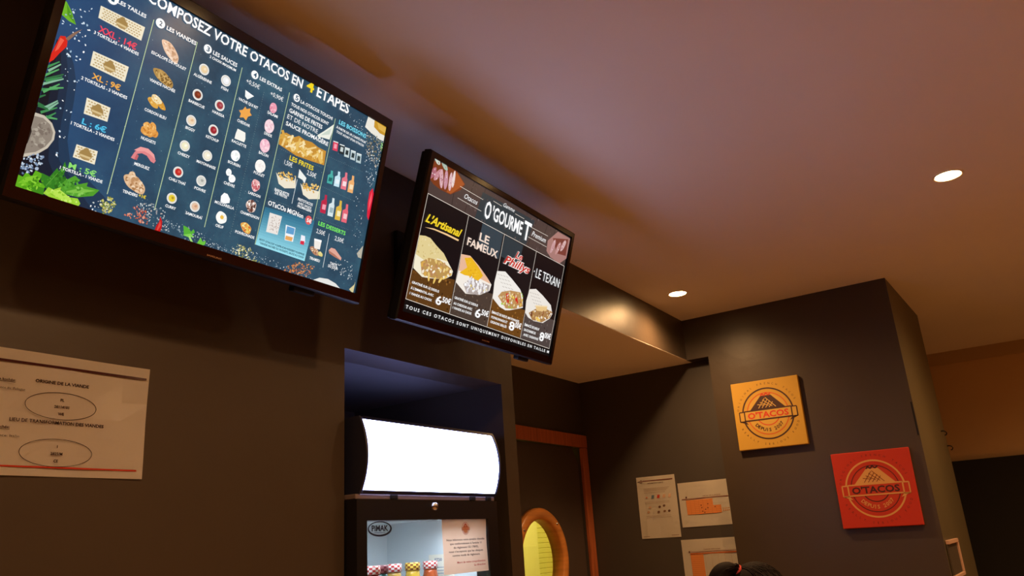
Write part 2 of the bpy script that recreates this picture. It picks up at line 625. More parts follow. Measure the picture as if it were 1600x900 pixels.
# the corner pieces the ray fan leaves out
RY = Matrix.Translation((PCX, YD, PCZ)) @ Matrix.Rotation(math.radians(90), 4, 'X')
ring = lathe('porthole_ring', [(.183, -.045), (.183, .012), (.188, .019), (.210, .023), (.228, .019), (PR, .010), (PR, -.0118), (.191, -.0118), (.191, -.045)], M_PORTWOOD, door, 56, RY, True)
lathe('porthole_glass', [(0, -.030), (.182, -.030), (.182, -.035), (0, -.035)], M_GLASS, door, 48, RY, False, smooth=False)
for a in (50, 140, 230, 320):
    lathe('screw', [(0, .0265), (.005, .0255), (.006, .022), (.006, .018)], M_STEEL, ring, 12, RY @ Matrix.Translation((.210 * math.cos(math.radians(a)), .210 * math.sin(math.radians(a)), 0)))
lathe('door_handle', [(0, .05), (.022, .045), (.026, .035), (.012, .02), (.012, -.012)], M_STEEL, door, 20, Matrix.Translation((3.02, YD, 1.02)) @ Matrix.Rotation(math.radians(90), 4, 'X'))

# ---- lit room behind the porthole
M_YELLOW = mat('yellow_lit_plaster', 'd8cc62', 0.7)
M_SLAT = mat('pale_yellow_slat', 'dcd27a', 0.5)
struct('wall_kitchen_back', 2.0, 3.05, 0, 6.0, 3.15, 2.6, M_YELLOW)
struct('wall_kitchen_left', 2.0, YD + .1, 0, 2.1, 3.05, 2.6, M_YELLOW)
struct('wall_kitchen_right', 5.9, YD + .1, 0, 6.0, 3.05, 2.6, M_YELLOW)
struct('wall_kitchen_front', XC + .1, YD + .02, 0, 5.9, YD + .1, 2.6, M_YELLOW)
struct('ceiling_kitchen', 2.0, YD + .1, 2.6, 6.0, 3.15, 2.7, M_YELLOW)
shut = thing('slatted_shutter', 'pale yellow slatted shutter glimpsed through the round door window', 'shutter', (4.893, 3.0, 0))
slat_mesh = None
for i in range(44):
    z = .75 + i * .0335
    if slat_mesh is None:
        bm = bmesh.new()
        add_box(bm, .002, -.010, -.0164, .95, .010, .0164, .003)
        o = from_bm('slat', bm, M_SLAT, shut)
        slat_mesh = o.data
    else:
        o = link('slat', slat_mesh, shut)
    o.location = (0, 0, z)
box('side_panel', -.75, -.02, .55, -.004, .03, 2.5, mat('pale_cream_panel', 'e6dc96', 0.5), shut)
box('backing_board', .002, .0105, .60, .95, .03, 2.4, M_SLAT, shut)

def area_light(name, loc, size, power, colour, parent=None, rot=(0, 0, 0), sizey=None):
    l = bpy.data.lights.new(name, 'AREA')
    l.shape = 'RECTANGLE'
    l.size, l.size_y = size, sizey or size
    l.energy, l.color = power, colour
    o = bpy.data.objects.new(name, l)
    COL.objects.link(o)
    o.location, o.rotation_euler = loc, rot
    o.parent = parent
    return o

kl = thing('kitchen_ceiling_light', 'flat light panel on the ceiling of the room behind the porthole door', 'ceiling light', (4.3, 2.5, 2.6))
box('light_housing', -.3, -.1, -.03, .3, .1, 0, M_LAMPTRIM, kl)
area_light('light_panel', (0, 0, -.035), .55, 26, (1.0, .88, .42), kl, (0, 0, 0), .18)

# ------------------------------------------------------------------ recessed downlights
M_BULB = mat('lamp_lens', 'fff0d8', 0.3, emit=(1.0, .60, .24), estr=60)
lamp_src = {}
def downlight(x, y, label, hidden=False):
    t = thing('ceiling_downlight', label, 'downlight', (x, y, ZC), 'recessed downlights in the main ceiling')
    if 'trim' not in lamp_src:
        lamp_src['trim'] = lathe('trim_ring', [(.037, .004), (.0375, -.002), (.040, -.0035), (.044, -.003), (.0455, -.0005), (.0455, .004)], M_LAMPTRIM, t, 40).data
        lamp_src['lens'] = lathe('lens', [(0, -.0032), (.030, -.0030), (.0372, -.0015), (.0372, .003)], M_BULB, t, 40).data
    else:
        link('trim_ring', lamp_src['trim'], t)
        link('lens', lamp_src['lens'], t)
    l = bpy.data.lights.new('beam', 'SPOT')
    l.energy, l.color = LAMP_POWER, LAMP_COLOUR
    l.spot_size, l.spot_blend, l.shadow_soft_size = math.radians(164), 1.0, .034
    o = bpy.data.objects.new('beam', l)
    COL.objects.link(o)
    o.parent = t
    o.location = (0, 0, -.012)
    return t
downlight(2.681, .017, 'glowing round downlight in the ceiling at the right, away from the walls')
downlight(3.249, 1.155, 'glowing round downlight in the ceiling close to the bulkhead corner')
for x, y, s in ((1.01, .37, 'above the viewer in front of the large menu screen'), (3.85, -.30, 'past the right edge of view beside the dark pillar'),
                (1.2, -1.2, 'added for bounce light over the middle of the room behind the viewer'), (2.6, -1.4, 'added for bounce light over the right of the room behind the viewer'), (-.15, .30, 'added out of view at the left to brighten the screen wall'), (4.9, -1.3, 'added for bounce light near the cream far wall')):  # lamps on this line are unseen, added to raise the bounce light
    downlight(x, y, 'recessed downlight ' + s)

# ------------------------------------------------------------------ screens
def screen(label, x0, z0, y0, tilt, W, H, ax0, at0, AW, AH, cmds, bg, top_cmds=None, brand=None, foot=None):
    """x0, y0, z0 = lower left front corner; ax0, at0 = lower left of the lit panel"""
    up = Vector((0, -math.sin(tilt), math.cos(tilt)))
    fwd = Vector((0, -math.cos(tilt), -math.sin(tilt)))
    M = Matrix(((1, up.x, fwd.x, x0), (0, up.y, fwd.y, y0), (0, up.z, fwd.z, z0), (0, 0, 0, 1)))
    root = thing('menu_screen', label, 'screen', M=M, group='wall-hung menu screens')
    # local: x right, y up the panel, z towards the viewer
    bz = bmesh.new()
    L, R, B, T = ax0 - x0, x0 + W - ax0 - AW, at0, H - at0 - AH
    o_ = [(0, 0), (W, 0), (W, H), (0, H)]
    i_ = [(L, B), (W - R, B), (W - R, H - T), (L, H - T)]
    def ringv(pts, z):
        return [bz.verts.new((x, y, z)) for x, y in pts]
    c = .003
    oc = [(c, c), (W - c, c), (W - c, H - c), (c, H - c)]
    loops = [ringv(o_, -.022), ringv(o_, -.004), ringv(oc, 0.0), ringv(i_, 0.0), ringv(i_, -.006)]
    for a, b in zip(loops, loops[1:]):
        for k in range(4):
            j = (k + 1) % 4
            bz.faces.new((a[k], a[j], b[j], b[k]))
    bezel = from_bm('bezel', bz, M_GLOSSBLACK, root)
    bezel.data.materials.append(M_EDGE)
    for pg in bezel.data.polygons:
        if abs(pg.normal.z) < .98:
            pg.material_index = 1
    bm = bmesh.new()
    add_box(bm, .002, .002, -.034, W - .002, H - .002, -.0222, .004)
    add_box(bm, W * .13, .012, -.072, W * .87, H * .70, -.0342, .012)
    from_bm('back_cover', bm, M_BLACK, root)
    bm = bmesh.new()
    add_box(bm, L, B, -.009, L + AW, B + AH, -.0055)
    scr = from_bm('screen_panel', bm, bg, root)
    pr = Print(AW * 1000, AH * 1000)
    pr.run([q for q in cmds if q[0] != 't'])
    pr.build('menu_pictures', M_GLOW, scr, origin=(L, B, -.0054))
    pl = Print()
    small = [q for q in cmds if q[0] == 't' and q[5] < 11]
    for q in cmds:
        if q[0] == 't' and q[5] >= 11:
            hd = Print()
            hd.run([q])
            hd.build('heading_lettering', M_GLOW, scr, origin=(L, B, -.0054))
    pl.run(small)
    if top_cmds:
        for q in top_cmds:
            hd = Print()
            hd.layer = 12
            hd.text(*q[1:])
            hd.build('heading_lettering', M_GLOW, scr, origin=(L, B, -.0054))
    pl.build('small_lettering', M_GLOW, scr, origin=(L, B, -.0054))
    if brand:
        b = Print()
        b.text('SAMSUNG', (brand[0] - x0) * 1000, brand[1] * 1000 - 1.5, (brand[2] - brand[0]) * 1000, brand[3], 'b08a70', 1)
        b.build('maker_lettering', M_BRAND, bezel, origin=(0, 0, .0002))
    # receiver lug under the bezel
    bm = bmesh.new()
    add_box(bm, W * foot - .028, -.010, -.03, W * foot + .028, .002, -.012, .003)
    from_bm('receiver_lug', bm, M_BLACK, root)
    # bracket back to the wall
    bk = bmesh.new()
    Mi = M.inverted()
    for fx in (.33, .67):
        a = M @ Vector((W * fx, H * .28, -.072))
        b = M @ Vector((W * fx, H * .66, -.072))
        for p in (a, b):
            q = [Vector((p.x - .012, p.y, p.z - .012)), Vector((p.x + .012, YA - .004, p.z + .012))]
            add_box(bk, q[0].x, min(q[0].y, q[1].y), q[0].z, q[1].x, max(q[0].y, q[1].y), q[1].z)
    a = M @ Vector((0, H * .28, -.06)); b = M @ Vector((0, H * .66, -.06))
    add_box(bk, x0 + W * .28, YA - .014, a.z - .05, x0 + W * .72, YA - .001, b.z + .05)
    bmesh.ops.transform(bk, matrix=Mi, verts=bk.verts)
    from_bm('wall_bracket', bk, M_BLACK, root)
    # small chrome screws along the sides
    for yy in (.22, .5, .8):
        bm = bmesh.new()
        add_lathe(bm, [(0, .0022), (.002, .0016), (.0028, 0)], 10, Matrix.Translation((W, H * yy, -.012)) @ Matrix.Rotation(math.radians(90), 4, 'Y'))
        from_bm('screw', bm, M_STEEL, root, smooth=True)
    return root

M_GLOW = glow_print('lit_menu_print', 1.0)
M_BRAND = ink_print('maker_print', 0.35)
MENU_STEPS = [
 ('z', 1),
 ('p', [4.5, 235.4, 26.2, 225.5, 36.1, 209.3, 46.7, 182.6, 50.1, 152.5, 51.8, 121.8, 55.2, 92.0, 65.8, 65.0, 98.5, 45.8, 132.5, 25.8, 147.2, 9.2, -1.0, -9.3], '1c3854'),
 ('z', 1.3),
 ('p', [4.5, 235.4, 20.2, 222.5, 27.4, 205.0, 35.2, 177.2, 38.2, 147.2, 39.9, 116.7, 42.9, 87.0, 50.7, 59.3, 75.5, 37.5, 100.5, 15.0, 118.5, 0.0, -1.0, -9.3], '162c44'),
 ('z', 1.6),
 ('p', [4.5, 235.4, 14.2, 219.4, 18.8, 200.7, 24.0, 171.9, 26.6, 141.9, 28.3, 111.8, 30.9, 82.1, 36.0, 53.7, 53.2, 29.6, 69.9, 4.8, 90.9, -8.8, -1.0, -9.3], '111e30'),
 ('z', 1.9),
 ('p', [4.5, 235.4, 8.3, 216.3, 10.3, 196.5, 12.9, 166.6, 15.1, 136.8, 16.8, 106.9, 19.0, 77.4, 21.6, 48.2, 31.7, 21.9, 40.6, -5.1, 64.3, -17.4, -1.0, -9.3], '0d1420'),
 ('z', 2),
 ('z', 2),
 ('p', [0.9, 296.8, 3.9, 296.4, 13.1, 286.7, 24.7, 269.5, 13.4, 269.8, 1.7, 273.9], '6fb42a'),
 ('p', [4.4, 294.6, 24.3, 269.3, 9.4, 278.2], '4f9420'),
 ('p', [7.6, 242.2, 14.6, 244.9, 19.1, 238.8, 20.1, 230.8, 12.9, 216.6, 7.0, 202.1, 2.1, 195.5, 1.6, 208.8], 'd8261c'),
 ('p', [8.3, 239.5, 14.3, 238.4, 9.9, 221.4, 5.7, 215.0], 'f0604a'),
 ('p', [15.3, 242.1, 24.5, 256.6, 34.7, 267.4, 29.9, 258.4, 19.7, 240.2], '8a6a58'),
 ('p', [-0.0, 189.4, 2.3, 186.3, 16.5, 203.1, 15.5, 204.5], '3f8f55'),
 ('p', [-1.8, 174.1, 0.5, 171.0, 18.4, 191.5, 17.4, 192.9], '57a865'),
 ('p', [-1.1, 168.4, 0.8, 164.9, 26.2, 186.9, 25.3, 188.5], '2d7042'),
 ('p', [-1.1, 161.2, 0.7, 157.6, 27.8, 180.3, 27.0, 182.0], '86b99a'),
 ('p', [0.2, 153.7, 1.2, 149.7, 23.6, 161.7, 23.2, 163.5], '3f8f55'),
 ('p', [11.5, 161.0, 12.5, 156.9, 30.9, 167.1, 30.4, 169.0], '57a865'),
 ('p', [0.8, 132.4, 0.2, 128.0, 12.6, 128.9, 12.9, 130.8], '2d7042'),
 ('p', [11.0, 128.7, 13.6, 125.9, 28.0, 145.1, 26.8, 146.3], '86b99a'),
 ('p', [7.9, 120.4, 9.8, 116.9, 29.6, 134.3, 28.7, 135.9], '3f8f55'),
 ('p', [17.0, 117.3, 17.2, 113.0, 33.4, 117.4, 33.3, 119.4], '57a865'),
 ('p', [-2.3, 139.2, -0.3, 135.8, 9.7, 146.0, 8.8, 147.5], '2d7042'),
 ('p', [2.9, 184.5, 5.4, 181.7, 19.2, 200.3, 18.0, 201.6], '86b99a'),
 ('p', [3.6, 168.5, 5.3, 165.0, 25.4, 182.3, 24.6, 183.9], '3f8f55'),
 ('p', [3.7, 151.0, 6.2, 148.1, 24.6, 170.5, 23.4, 171.8], '57a865'),
 ('p', [3.3, 129.5, 2.8, 125.1, 21.6, 126.7, 21.8, 128.7], '2d7042'),
 ('p', [16.4, 129.0, 19.2, 126.4, 29.6, 142.7, 28.3, 143.9], '86b99a'),
 ('p', [13.4, 111.5, 15.9, 108.6, 29.8, 126.2, 28.6, 127.5], '3f8f55'),
 ('p', [1.4, 115.4, 15.0, 116.3, 27.9, 109.5, 35.4, 98.3, 36.4, 86.4, 30.8, 70.9, 18.7, 56.1, -2.4, 43.0, -1.0, 77.3], 'c9bfae'),
 ('p', [0.9, 110.1, 14.2, 111.9, 25.8, 106.6, 32.6, 96.1, 33.0, 85.0, 26.9, 71.4, 16.1, 59.1, 0.3, 50.0, 0.8, 77.0], '8f8478'),
 ('s', [6.3, 106.4, 19.4, 105.9, 29.4, 95.8, 29.2, 81.5, 21.3, 68.2, 6.0, 56.1, 3.9, 79.3], ['a09688', '7c7066', 'b0a698', '8c8276'], 45, 1.5, 5),
 ('p', [-1.4, 101.1, 4.0, 86.3, 2.9, 68.9, 0.9, 62.1, -0.9, 84.3], '2a2422'),
 ('s', [0.2, 43.0, 16.6, 57.3, 29.9, 55.4, 26.0, 33.8, 3.3, 19.5], ['7f97b8', 'a9bbd2', '5f789c', 'c9d6e2'], 60, 1.2, 2.8),
 ('p', [-0.4, 2.5, 0.9, 18.7, 8.3, 17.4, 11.4, 26.5, 19.9, 21.6, 22.6, 32.6, 34.1, 30.8, 30.1, 17.3, 45.1, 16.6, 32.0, 2.0, 22.7, 2.7, 15.3, -3.8], '5fae1e'),
 ('p', [33.0, 20.3, 32.0, 32.0, 43.6, 30.2, 50.9, 47.0, 56.2, 40.8, 59.1, 60.4, 64.1, 52.0, 61.1, 36.5, 73.3, 34.7, 61.8, 18.3, 44.7, 10.4], '2f7d22'),
 ('p', [60.8, 22.1, 66.1, 32.1, 78.6, 44.9, 85.5, 41.1, 75.6, 25.2, 85.6, 32.8, 99.7, 40.9, 99.2, 34.5, 119.6, 35.2, 112.3, 23.2, 90.3, 13.7, 67.2, 12.0], '4f9c2c'),
 ('p', [40.9, 3.1, 45.6, 14.7, 53.4, 13.4, 63.1, 20.8, 63.6, 10.8, 77.5, 9.4, 90.8, 11.8, 96.4, 5.3, 93.8, -0.7, 74.5, -1.9, 54.9, -0.3], '9fd23a'),
 ('p', [17.7, 1.0, 28.0, 10.6, 40.8, 11.0, 41.4, 1.2, 29.3, -1.9], '3d8a1c'),
 ('s', [3.5, 7.8, 13.2, 19.2, 28.3, 24.6, 36.9, 19.7, 33.2, 4.4, 16.5, -1.4], ['4f9a18', '74c028', '3f8416', '8cd038'], 50, 1, 3.4),
 ('s', [36.9, 19.7, 45.4, 30.8, 58.8, 45.9, 69.7, 33.4, 89.2, 42.4, 81.0, 27.1, 62.2, 16.4], ['2f7820', '3f8c28', '25661a', '58a838'], 60, 1, 3.6),
 ('s', [65.8, 17.7, 82.9, 27.7, 112.0, 32.6, 102.6, 21.0, 78.9, 11.9], ['5fae3a', '468e2a', '86c858'], 30, 1, 3),
 ('s', [43.9, 6.1, 58.7, 15.2, 79.3, 10.0, 92.2, 6.0, 69.9, 0.7], ['a8dc48', '8cc430', 'c8ec70'], 40, 1, 3),
 ('z', 3),
 ('p', [4.0, 6.0, 13.2, 19.2, 27.8, 26.5, 18.3, 13.1], '82c832'),
 ('p', [66.7, 13.9, 88.8, 27.7, 114.1, 32.3, 92.6, 20.7], '7cc048'),
 ('p', [49.1, 7.9, 62.2, 16.4, 83.9, 7.4, 69.7, 1.7], 'b9e455'),
 ('l', 41.7, 15.3, 60.5, 54.7, 0.8, '5fa83a'),
 ('z', 2),
 ('s', [124.0, 17.6, 139.4, 32.4, 150.3, 23.1, 147.2, 9.2, 134.4, 0.9], ['c9c36a', '8d9a3c', 'e0dcae', '6c7a30', 'b5aa55'], 70, 1, 2.6),
 ('s', [89.9, -0.9, 125.2, 21.2, 148.0, 14.9, 141.0, -0.2], ['c8d0d0', 'ffffff', '8fa0a8'], 22, 0.8, 1.8),
 ('s', [166.8, 9.0, 181.4, 31.2, 200.8, 26.4, 212.9, 5.8, 188.7, 6.1], ['c25a3c', 'd8775a', 'a8483a', 'e0a08a'], 60, 1, 2.4),
 ('s', [180.9, 33.2, 215.0, 44.5, 236.3, 35.6, 252.0, 1.7, 217.2, 7.1], ['aab4b8', 'dfe4e4', '7f8e96', 'c9b8b0'], 110, 0.7, 1.8),
 ('s', [225.1, 23.0, 273.1, 26.4, 327.4, 16.8, 389.0, 2.7, 293.0, -2.5], ['8fa3ae', 'c9d3d8', '6f8694'], 120, 0.6, 1.5),
 ('z', 3),
 ('p', [227.8, 26.1, 233.3, 18.7, 234.8, 7.9, 233.3, -0.4, 223.7, 0.1, 224.9, 9.4, 228.0, 16.0], 'c4161c'),
 ('p', [229.4, 19.8, 232.6, 11.8, 229.2, 1.7, 226.7, 2.1], 'e24a40'),
 ('p', [272.5, 23.9, 282.9, 22.5, 289.3, 17.4, 293.0, 23.2, 296.8, 18.4, 289.7, 10.5, 277.9, 7.1], '57b23a'),
 ('p', [275.3, 7.5, 288.9, 13.8, 297.5, 10.5, 288.2, 6.6], '84d257'),
 ('p', [288.6, 10.2, 297.2, 1.1, 293.9, -1.0, 286.7, 7.3], 'a8e07a'),
 ('p', [304.4, -1.6, 309.9, 12.9, 315.5, 6.3, 321.1, 10.2, 321.5, 3.3, 311.3, -3.1], '6cc442'),
 ('z', 2),
 ('s', [374.0, 6.0, 387.1, 21.8, 412.7, 24.1, 430.1, 13.9, 446.2, -1.9, 421.5, -10.8, 391.3, -6.4], ['d8d2a0', 'a8a85c', 'f0ecd0', '7c8048', 'c0b878'], 130, 0.9, 2.3),
 ('s', [499.1, -1.1, 513.7, 18.2, 544.3, 28.9, 575.4, 28.9, 567.5, 5.4, 542.5, -3.4], ['c87838', 'e09a58', 'a85a28', 'd88a6a'], 150, 0.9, 2.2),
 ('s', [317.2, 4.4, 386.9, -0.3, 502.2, -0.4, 593.1, 0.9, 488.8, 14.3, 396.0, 20.7], ['9fb0bc', 'd8e0e4', '6c8494'], 90, 0.6, 1.5),
 ('p', [575.9, -0.6, 594.5, 9.4, 617.1, 12.2, 640.2, 8.1, 657.4, -0.4, 629.7, -1.3], 'e6e6e2'),
 ('p', [680.8, 5.1, 693.1, 17.9, 695.0, 25.5, 694.2, -1.7], 'd8cc9a'),
 ('p', [683.5, 85.5, 694.8, 103.1, 697.8, 106.9, 699.2, 78.3, 689.2, 78.5], 'b9b3a2'),
 ('p', [641.8, 385.3, 702.3, 385.2, 702.6, 351.5, 688.1, 350.3, 658.0, 354.6, 638.3, 359.9], 'ece8dc'),
 ('p', [662.0, 386.4, 702.3, 385.2, 701.3, 364.8, 684.5, 364.0, 664.1, 370.7], 'c8952c'),
 ('z', 3),
 ('p', [670.9, 384.2, 700.8, 383.0, 699.8, 370.3, 678.2, 372.1], 'dcb050'),
 ('z', 2),
 ('s', [645.2, 356.8, 674.6, 353.9, 701.0, 349.4, 703.4, 307.7, 692.4, 285.4, 653.4, 309.4], ['d8cfc0', '8a7a58', '3a3a34', 'b09a70', 'f0ece4', '6a6a44'], 190, 0.9, 2),
 ('s', [653.4, 309.4, 698.8, 309.0, 701.2, 267.6, 687.0, 226.8, 658.1, 275.7], ['ffffff', 'c8d4dc', '98b0c0'], 60, 0.8, 1.8),
 ('p', [693.3, 346.3, 701.7, 346.6, 702.9, 325.7, 695.0, 331.8], '4f9a4a'),
 ('p', [694.3, 238.2, 702.4, 223.1, 700.9, 181.1, 698.8, 165.7, 692.9, 172.6, 687.7, 200.4, 687.0, 226.8], 'e0203c'),
 ('z', 3),
 ('p', [693.8, 232.1, 697.6, 209.6, 693.8, 184.7, 690.1, 207.1], 'ff5a68'),
 ('z', 2),
 ('s', [632.7, 59.1, 680.3, 67.5, 684.0, 22.8, 620.4, 35.0], ['ffffff', 'd8e4ea'], 45, 0.8, 1.7),
 ('s', [643.0, 211.7, 679.5, 224.2, 696.0, 83.2, 666.8, 89.6], ['ffffff', 'a8c0cc'], 40, 0.6, 1.3),
 ('s', [-0.2, 285.6, 50.0, 325.2, 46.2, 257.4, 52.4, 111.6, 46.4, 57.6, 25.1, 182.9], ['ffffff', 'cfe0ee', '9fbad0'], 60, 0.8, 2.2),
 ('s', [581.1, 369.2, 646.5, 382.8, 647.9, 338.5, 617.5, 340.8], ['ffffff', 'cfe0ee'], 30, 0.5, 1.2),
 ('s', [64.0, 310.9, 689.3, 378.2, 696.5, 4.5, 127.1, 13.4], ['7fa0b0', 'a8c4d0'], 320, 0.3, 0.7),
 ('z', 3),
 ('l', 137.7, 340.5, 132.7, 33.3, 1.3, 'b9cfa0'),
 ('l', 220.5, 343.3, 215.4, 33.4, 1.3, 'b9cfa0'),
 ('l', 316.3, 342.0, 312.8, 32.7, 1.3, 'b9cfa0'),
 ('l', 428.9, 344.3, 424.0, 32.3, 1.3, 'b9cfa0'),
 ('l', 553.4, 342.8, 546.9, 32.2, 1.3, 'b9cfa0'),
 ('l', 489.2, 185.7, 488.3, 134.6, 1, 'e8eef0'),
 ('l', 597.0, 104.8, 597.6, 32.0, 1, 'e8eef0'),
 ('d', 372.6, 318.3, 367.4, 32.1, 0.5, 62, '9fb6b0'),
 ('d', 434.2, 228.9, 541.3, 230.7, 0.5, 24, '9fb6b0'),
 ('d', 433.5, 126.8, 543.0, 128.1, 0.5, 26, '9fb6b0'),
 ('d', 557.3, 259.1, 653.6, 262.2, 0.5, 20, '9fb6b0'),
 ('d', 556.3, 193.0, 645.9, 193.0, 0.5, 20, '9fb6b0'),
 ('d', 555.6, 126.6, 645.2, 128.1, 0.5, 20, '9fb6b0'),
 ('p', [428.8, 108.6, 552.3, 118.8, 546.9, 32.2, 424.8, 32.5], '2f6f8c'),
 ('p', [428.6, 104.0, 552.0, 113.5, 551.6, 107.7, 428.3, 98.8], '367996'),
 ('p', [428.3, 98.8, 551.6, 107.7, 551.3, 101.8, 428.0, 93.7], '3e819d'),
 ('p', [428.0, 93.7, 551.3, 101.8, 550.9, 96.0, 427.8, 88.5], '4589a4'),
 ('p', [427.8, 88.5, 550.9, 96.0, 550.5, 90.1, 427.5, 83.4], '4d91ab'),
 ('p', [427.5, 83.4, 550.5, 90.1, 550.2, 84.3, 427.2, 78.3], '5499b2'),
 ('p', [427.2, 78.3, 550.2, 84.3, 549.8, 78.5, 427.0, 73.2], '5ca1b9'),
 ('p', [427.0, 73.2, 549.8, 78.5, 549.4, 72.6, 426.7, 68.1], '63a9c0'),
 ('p', [426.7, 68.1, 549.4, 72.6, 549.1, 66.8, 426.4, 63.0], '6bb0c6'),
 ('p', [426.4, 63.0, 549.1, 66.8, 548.7, 61.1, 426.1, 57.9], '72b8cd'),
 ('p', [426.1, 57.9, 548.7, 61.1, 548.3, 55.3, 425.9, 52.8], '7ac0d4'),
 ('p', [425.9, 52.8, 548.3, 55.3, 548.0, 49.5, 425.6, 47.7], '81c8db'),
 ('p', [425.6, 47.7, 548.0, 49.5, 547.6, 43.7, 425.3, 42.6], '89d0e2'),
 ('p', [425.3, 42.6, 547.6, 43.7, 547.2, 38.0, 425.1, 37.6], '90d8e9'),
 ('p', [425.1, 37.6, 547.2, 38.0, 546.9, 32.2, 424.8, 32.5], '98e0f0'),
 ('z', 5),
 ('p', [441.5, 101.1, 471.1, 102.7, 469.6, 64.6, 442.0, 62.8], 'ece6e0'),
 ('s', [446.8, 98.9, 468.4, 100.6, 467.3, 67.8, 444.0, 67.2], ['b8a49a', 'a08c84', 'd8ccc4'], 70, 0.7, 1.4),
 ('p', [484.1, 89.7, 508.4, 90.6, 509.2, 61.7, 488.5, 59.7], 'f2f6fa'),
 ('p', [487.7, 88.2, 507.2, 88.9, 507.3, 75.6, 488.1, 73.9], '5f9fd0'),
 ('p', [489.3, 69.1, 507.0, 70.3, 505.8, 62.0, 488.9, 61.1], 'e8a860'),
 ('p', [525.9, 81.1, 536.0, 81.4, 539.2, 68.9, 527.2, 62.8], 'f0f0fa'),
 ('p', [527.2, 69.5, 537.0, 71.0, 537.3, 63.0, 527.2, 62.8], 'd83048'),
 ('e', 536.0, 115.1, 8.2, 9.3, 0, 'e86060'),
 ('t', '5€', 531.2, 110.5, 12.8, 7.9, 'ffffff', 1, 0),
 ('t', 'PETIT OTACOS*+CAPRI-SUN+DESSERT+SURPRISE', 429.9, 42.3, 112.5, 4.0, '0e3c50', 1, 0),
 ('t', '*VIANDE HACHÉE OU NUGGETS, SAUCE AU CHOIX', 431.4, 36.0, 111.1, 4.0, '0e3c50', 1, 0),
 ('e', 66.1, 336.7, 8.7, 8.7, 0, 'ffffff'),
 ('t', '1', 64.3, 332.9, 5.0, 8.1, '23506c', 1, 0),
 ('e', 149.1, 339.8, 8.3, 8.3, 0, 'ffffff'),
 ('t', '2', 147.1, 335.9, 5.6, 8.5, '23506c', 1, 0),
 ('e', 241.5, 340.7, 7.9, 7.9, 0, 'ffffff'),
 ('t', '3', 239.2, 336.6, 6.2, 9.0, '23506c', 1, 0),
 ('e', 344.4, 340.7, 8.0, 8.0, 0, 'ffffff'),
 ('t', '4', 341.7, 336.3, 7.0, 9.5, '23506c', 1, 0),
 ('e', 446.9, 340.9, 7.9, 7.9, 0, 'ffffff'),
 ('t', '5', 443.8, 336.2, 7.8, 10.0, '23506c', 1, 0),
 ('w', [51.9, 317.4, 126.5, 320.5, 125.7, 295.9, 52.8, 297.0]),
 ('w', [58.0, 242.9, 116.7, 244.8, 116.1, 218.1, 58.8, 218.9]),
 ('w', [66.2, 168.3, 104.6, 168.3, 105.2, 144.5, 67.6, 142.3]),
 ('w', [68.9, 92.3, 102.1, 93.7, 102.4, 71.5, 68.2, 71.1]),
 ('t', 'LES TAILLES', 74.4, 334.9, 49.3, 6.5, 'ffffff', 1, 0),
 ('t', 'XXL : 14€', 57.2, 276.2, 63.1, 10.6, 'f0445c', 1, 0),
 ('t', '3 TORTILLAS - 4 VIANDES', 51.7, 269.2, 74.8, 5.3, 'ffffff', 1, 0),
 ('t', 'XL : 9€', 64.9, 200.5, 46.6, 9.4, 'f6b048', 1, 0),
 ('t', '2 TORTILLAS - 3 VIANDES', 50.6, 192.0, 75.0, 5.2, 'ffffff', 1, 0),
 ('t', 'L : 6€', 67.7, 126.0, 38.7, 9.2, '4fc4ee', 1, 0),
 ('t', '1 TORTILLA - 2 VIANDES', 52.7, 118.5, 69.5, 5.1, 'ffffff', 1, 0),
 ('t', 'M : 5€', 65.0, 52.8, 42.9, 9.0, '8fe070', 1, 0),
 ('t', '1 TORTILLA - 1 VIANDE', 53.7, 46.6, 66.4, 5.0, 'ffffff', 1, 0),
 ('t', 'COMPOSEZ VOTRE OTACOS EN', 118.9, 364.3, 335.3, 19.2, 'ffffff', 1, 0),
 ('t', '4', 464.5, 367.3, 19.1, 23.0, 'f6d820', 1, 0),
 ('t', 'ETAPES', 492.3, 366.3, 91.5, 23.3, 'ffffff', 1, 0),
 ('t', 'LES VIANDES', 161.2, 335.4, 57.2, 7.1, 'ffffff', 1, 0),
 ('t', 'LES SAUCES', 252.7, 336.4, 51.8, 7.5, 'ffffff', 1, 0),
 ('t', '2 CHOIX MAXIMUM', 248.2, 327.6, 55.8, 4.8, 'ffffff', 1, 0),
 ('t', 'LES EXTRAS', 356.1, 336.8, 53.4, 7.1, 'ffffff', 1, 0),
 ('t', 'LA OTACOS TOUCH!', 457.9, 335.3, 86.9, 6.7, 'ffffff', 1, 0),
 ('t', 'TOUS NOS OTACOS SONT', 437.2, 320.7, 100.1, 6.6, 'ffffff', 1, 0),
 ('t', 'GARNIS DE FRITES', 435.9, 306.5, 87.2, 8.6, 'ffffff', 1, 0),
 ('t', 'ET DE NOTRE', 434.6, 292.7, 79.6, 9.2, 'ffffff', 0, 0),
 ('t', 'SAUCE FROMAGÈRE', 434.4, 278.6, 112.3, 8.5, 'ffffff', 1, 0),
 ('t', 'LES BOISSONS', 563.4, 335.6, 81.2, 9.3, '78e0f8', 1, 0),
 ('t', "À PARTIR DE 1€ L'UNITÉ POUR", 559.0, 324.3, 88.4, 5.1, 'ffffff', 1, 0),
 ('t', "TOUT ACHAT D'UN OTACOS", 561.7, 315.3, 81.6, 5.0, 'ffffff', 1, 0),
 ('z', 3),
 ('b', 177.8, 303.7, 21.8, 9.8, -36, 'e6c2a6', ['c89a78', 'f4dcc8', 'b98a68'], 26, 0.25),
 ('b', 176.8, 254.6, 20.4, 9.6, -22, 'b08a4c', ['8a6630', 'd0aa68', '6f5026', 'c09a58'], 60, 0.25),
 ('b', 169.9, 206.4, 11.1, 6.1, -25, 'e0a848', ['c88a30', 'f0c878'], 10, 0.25),
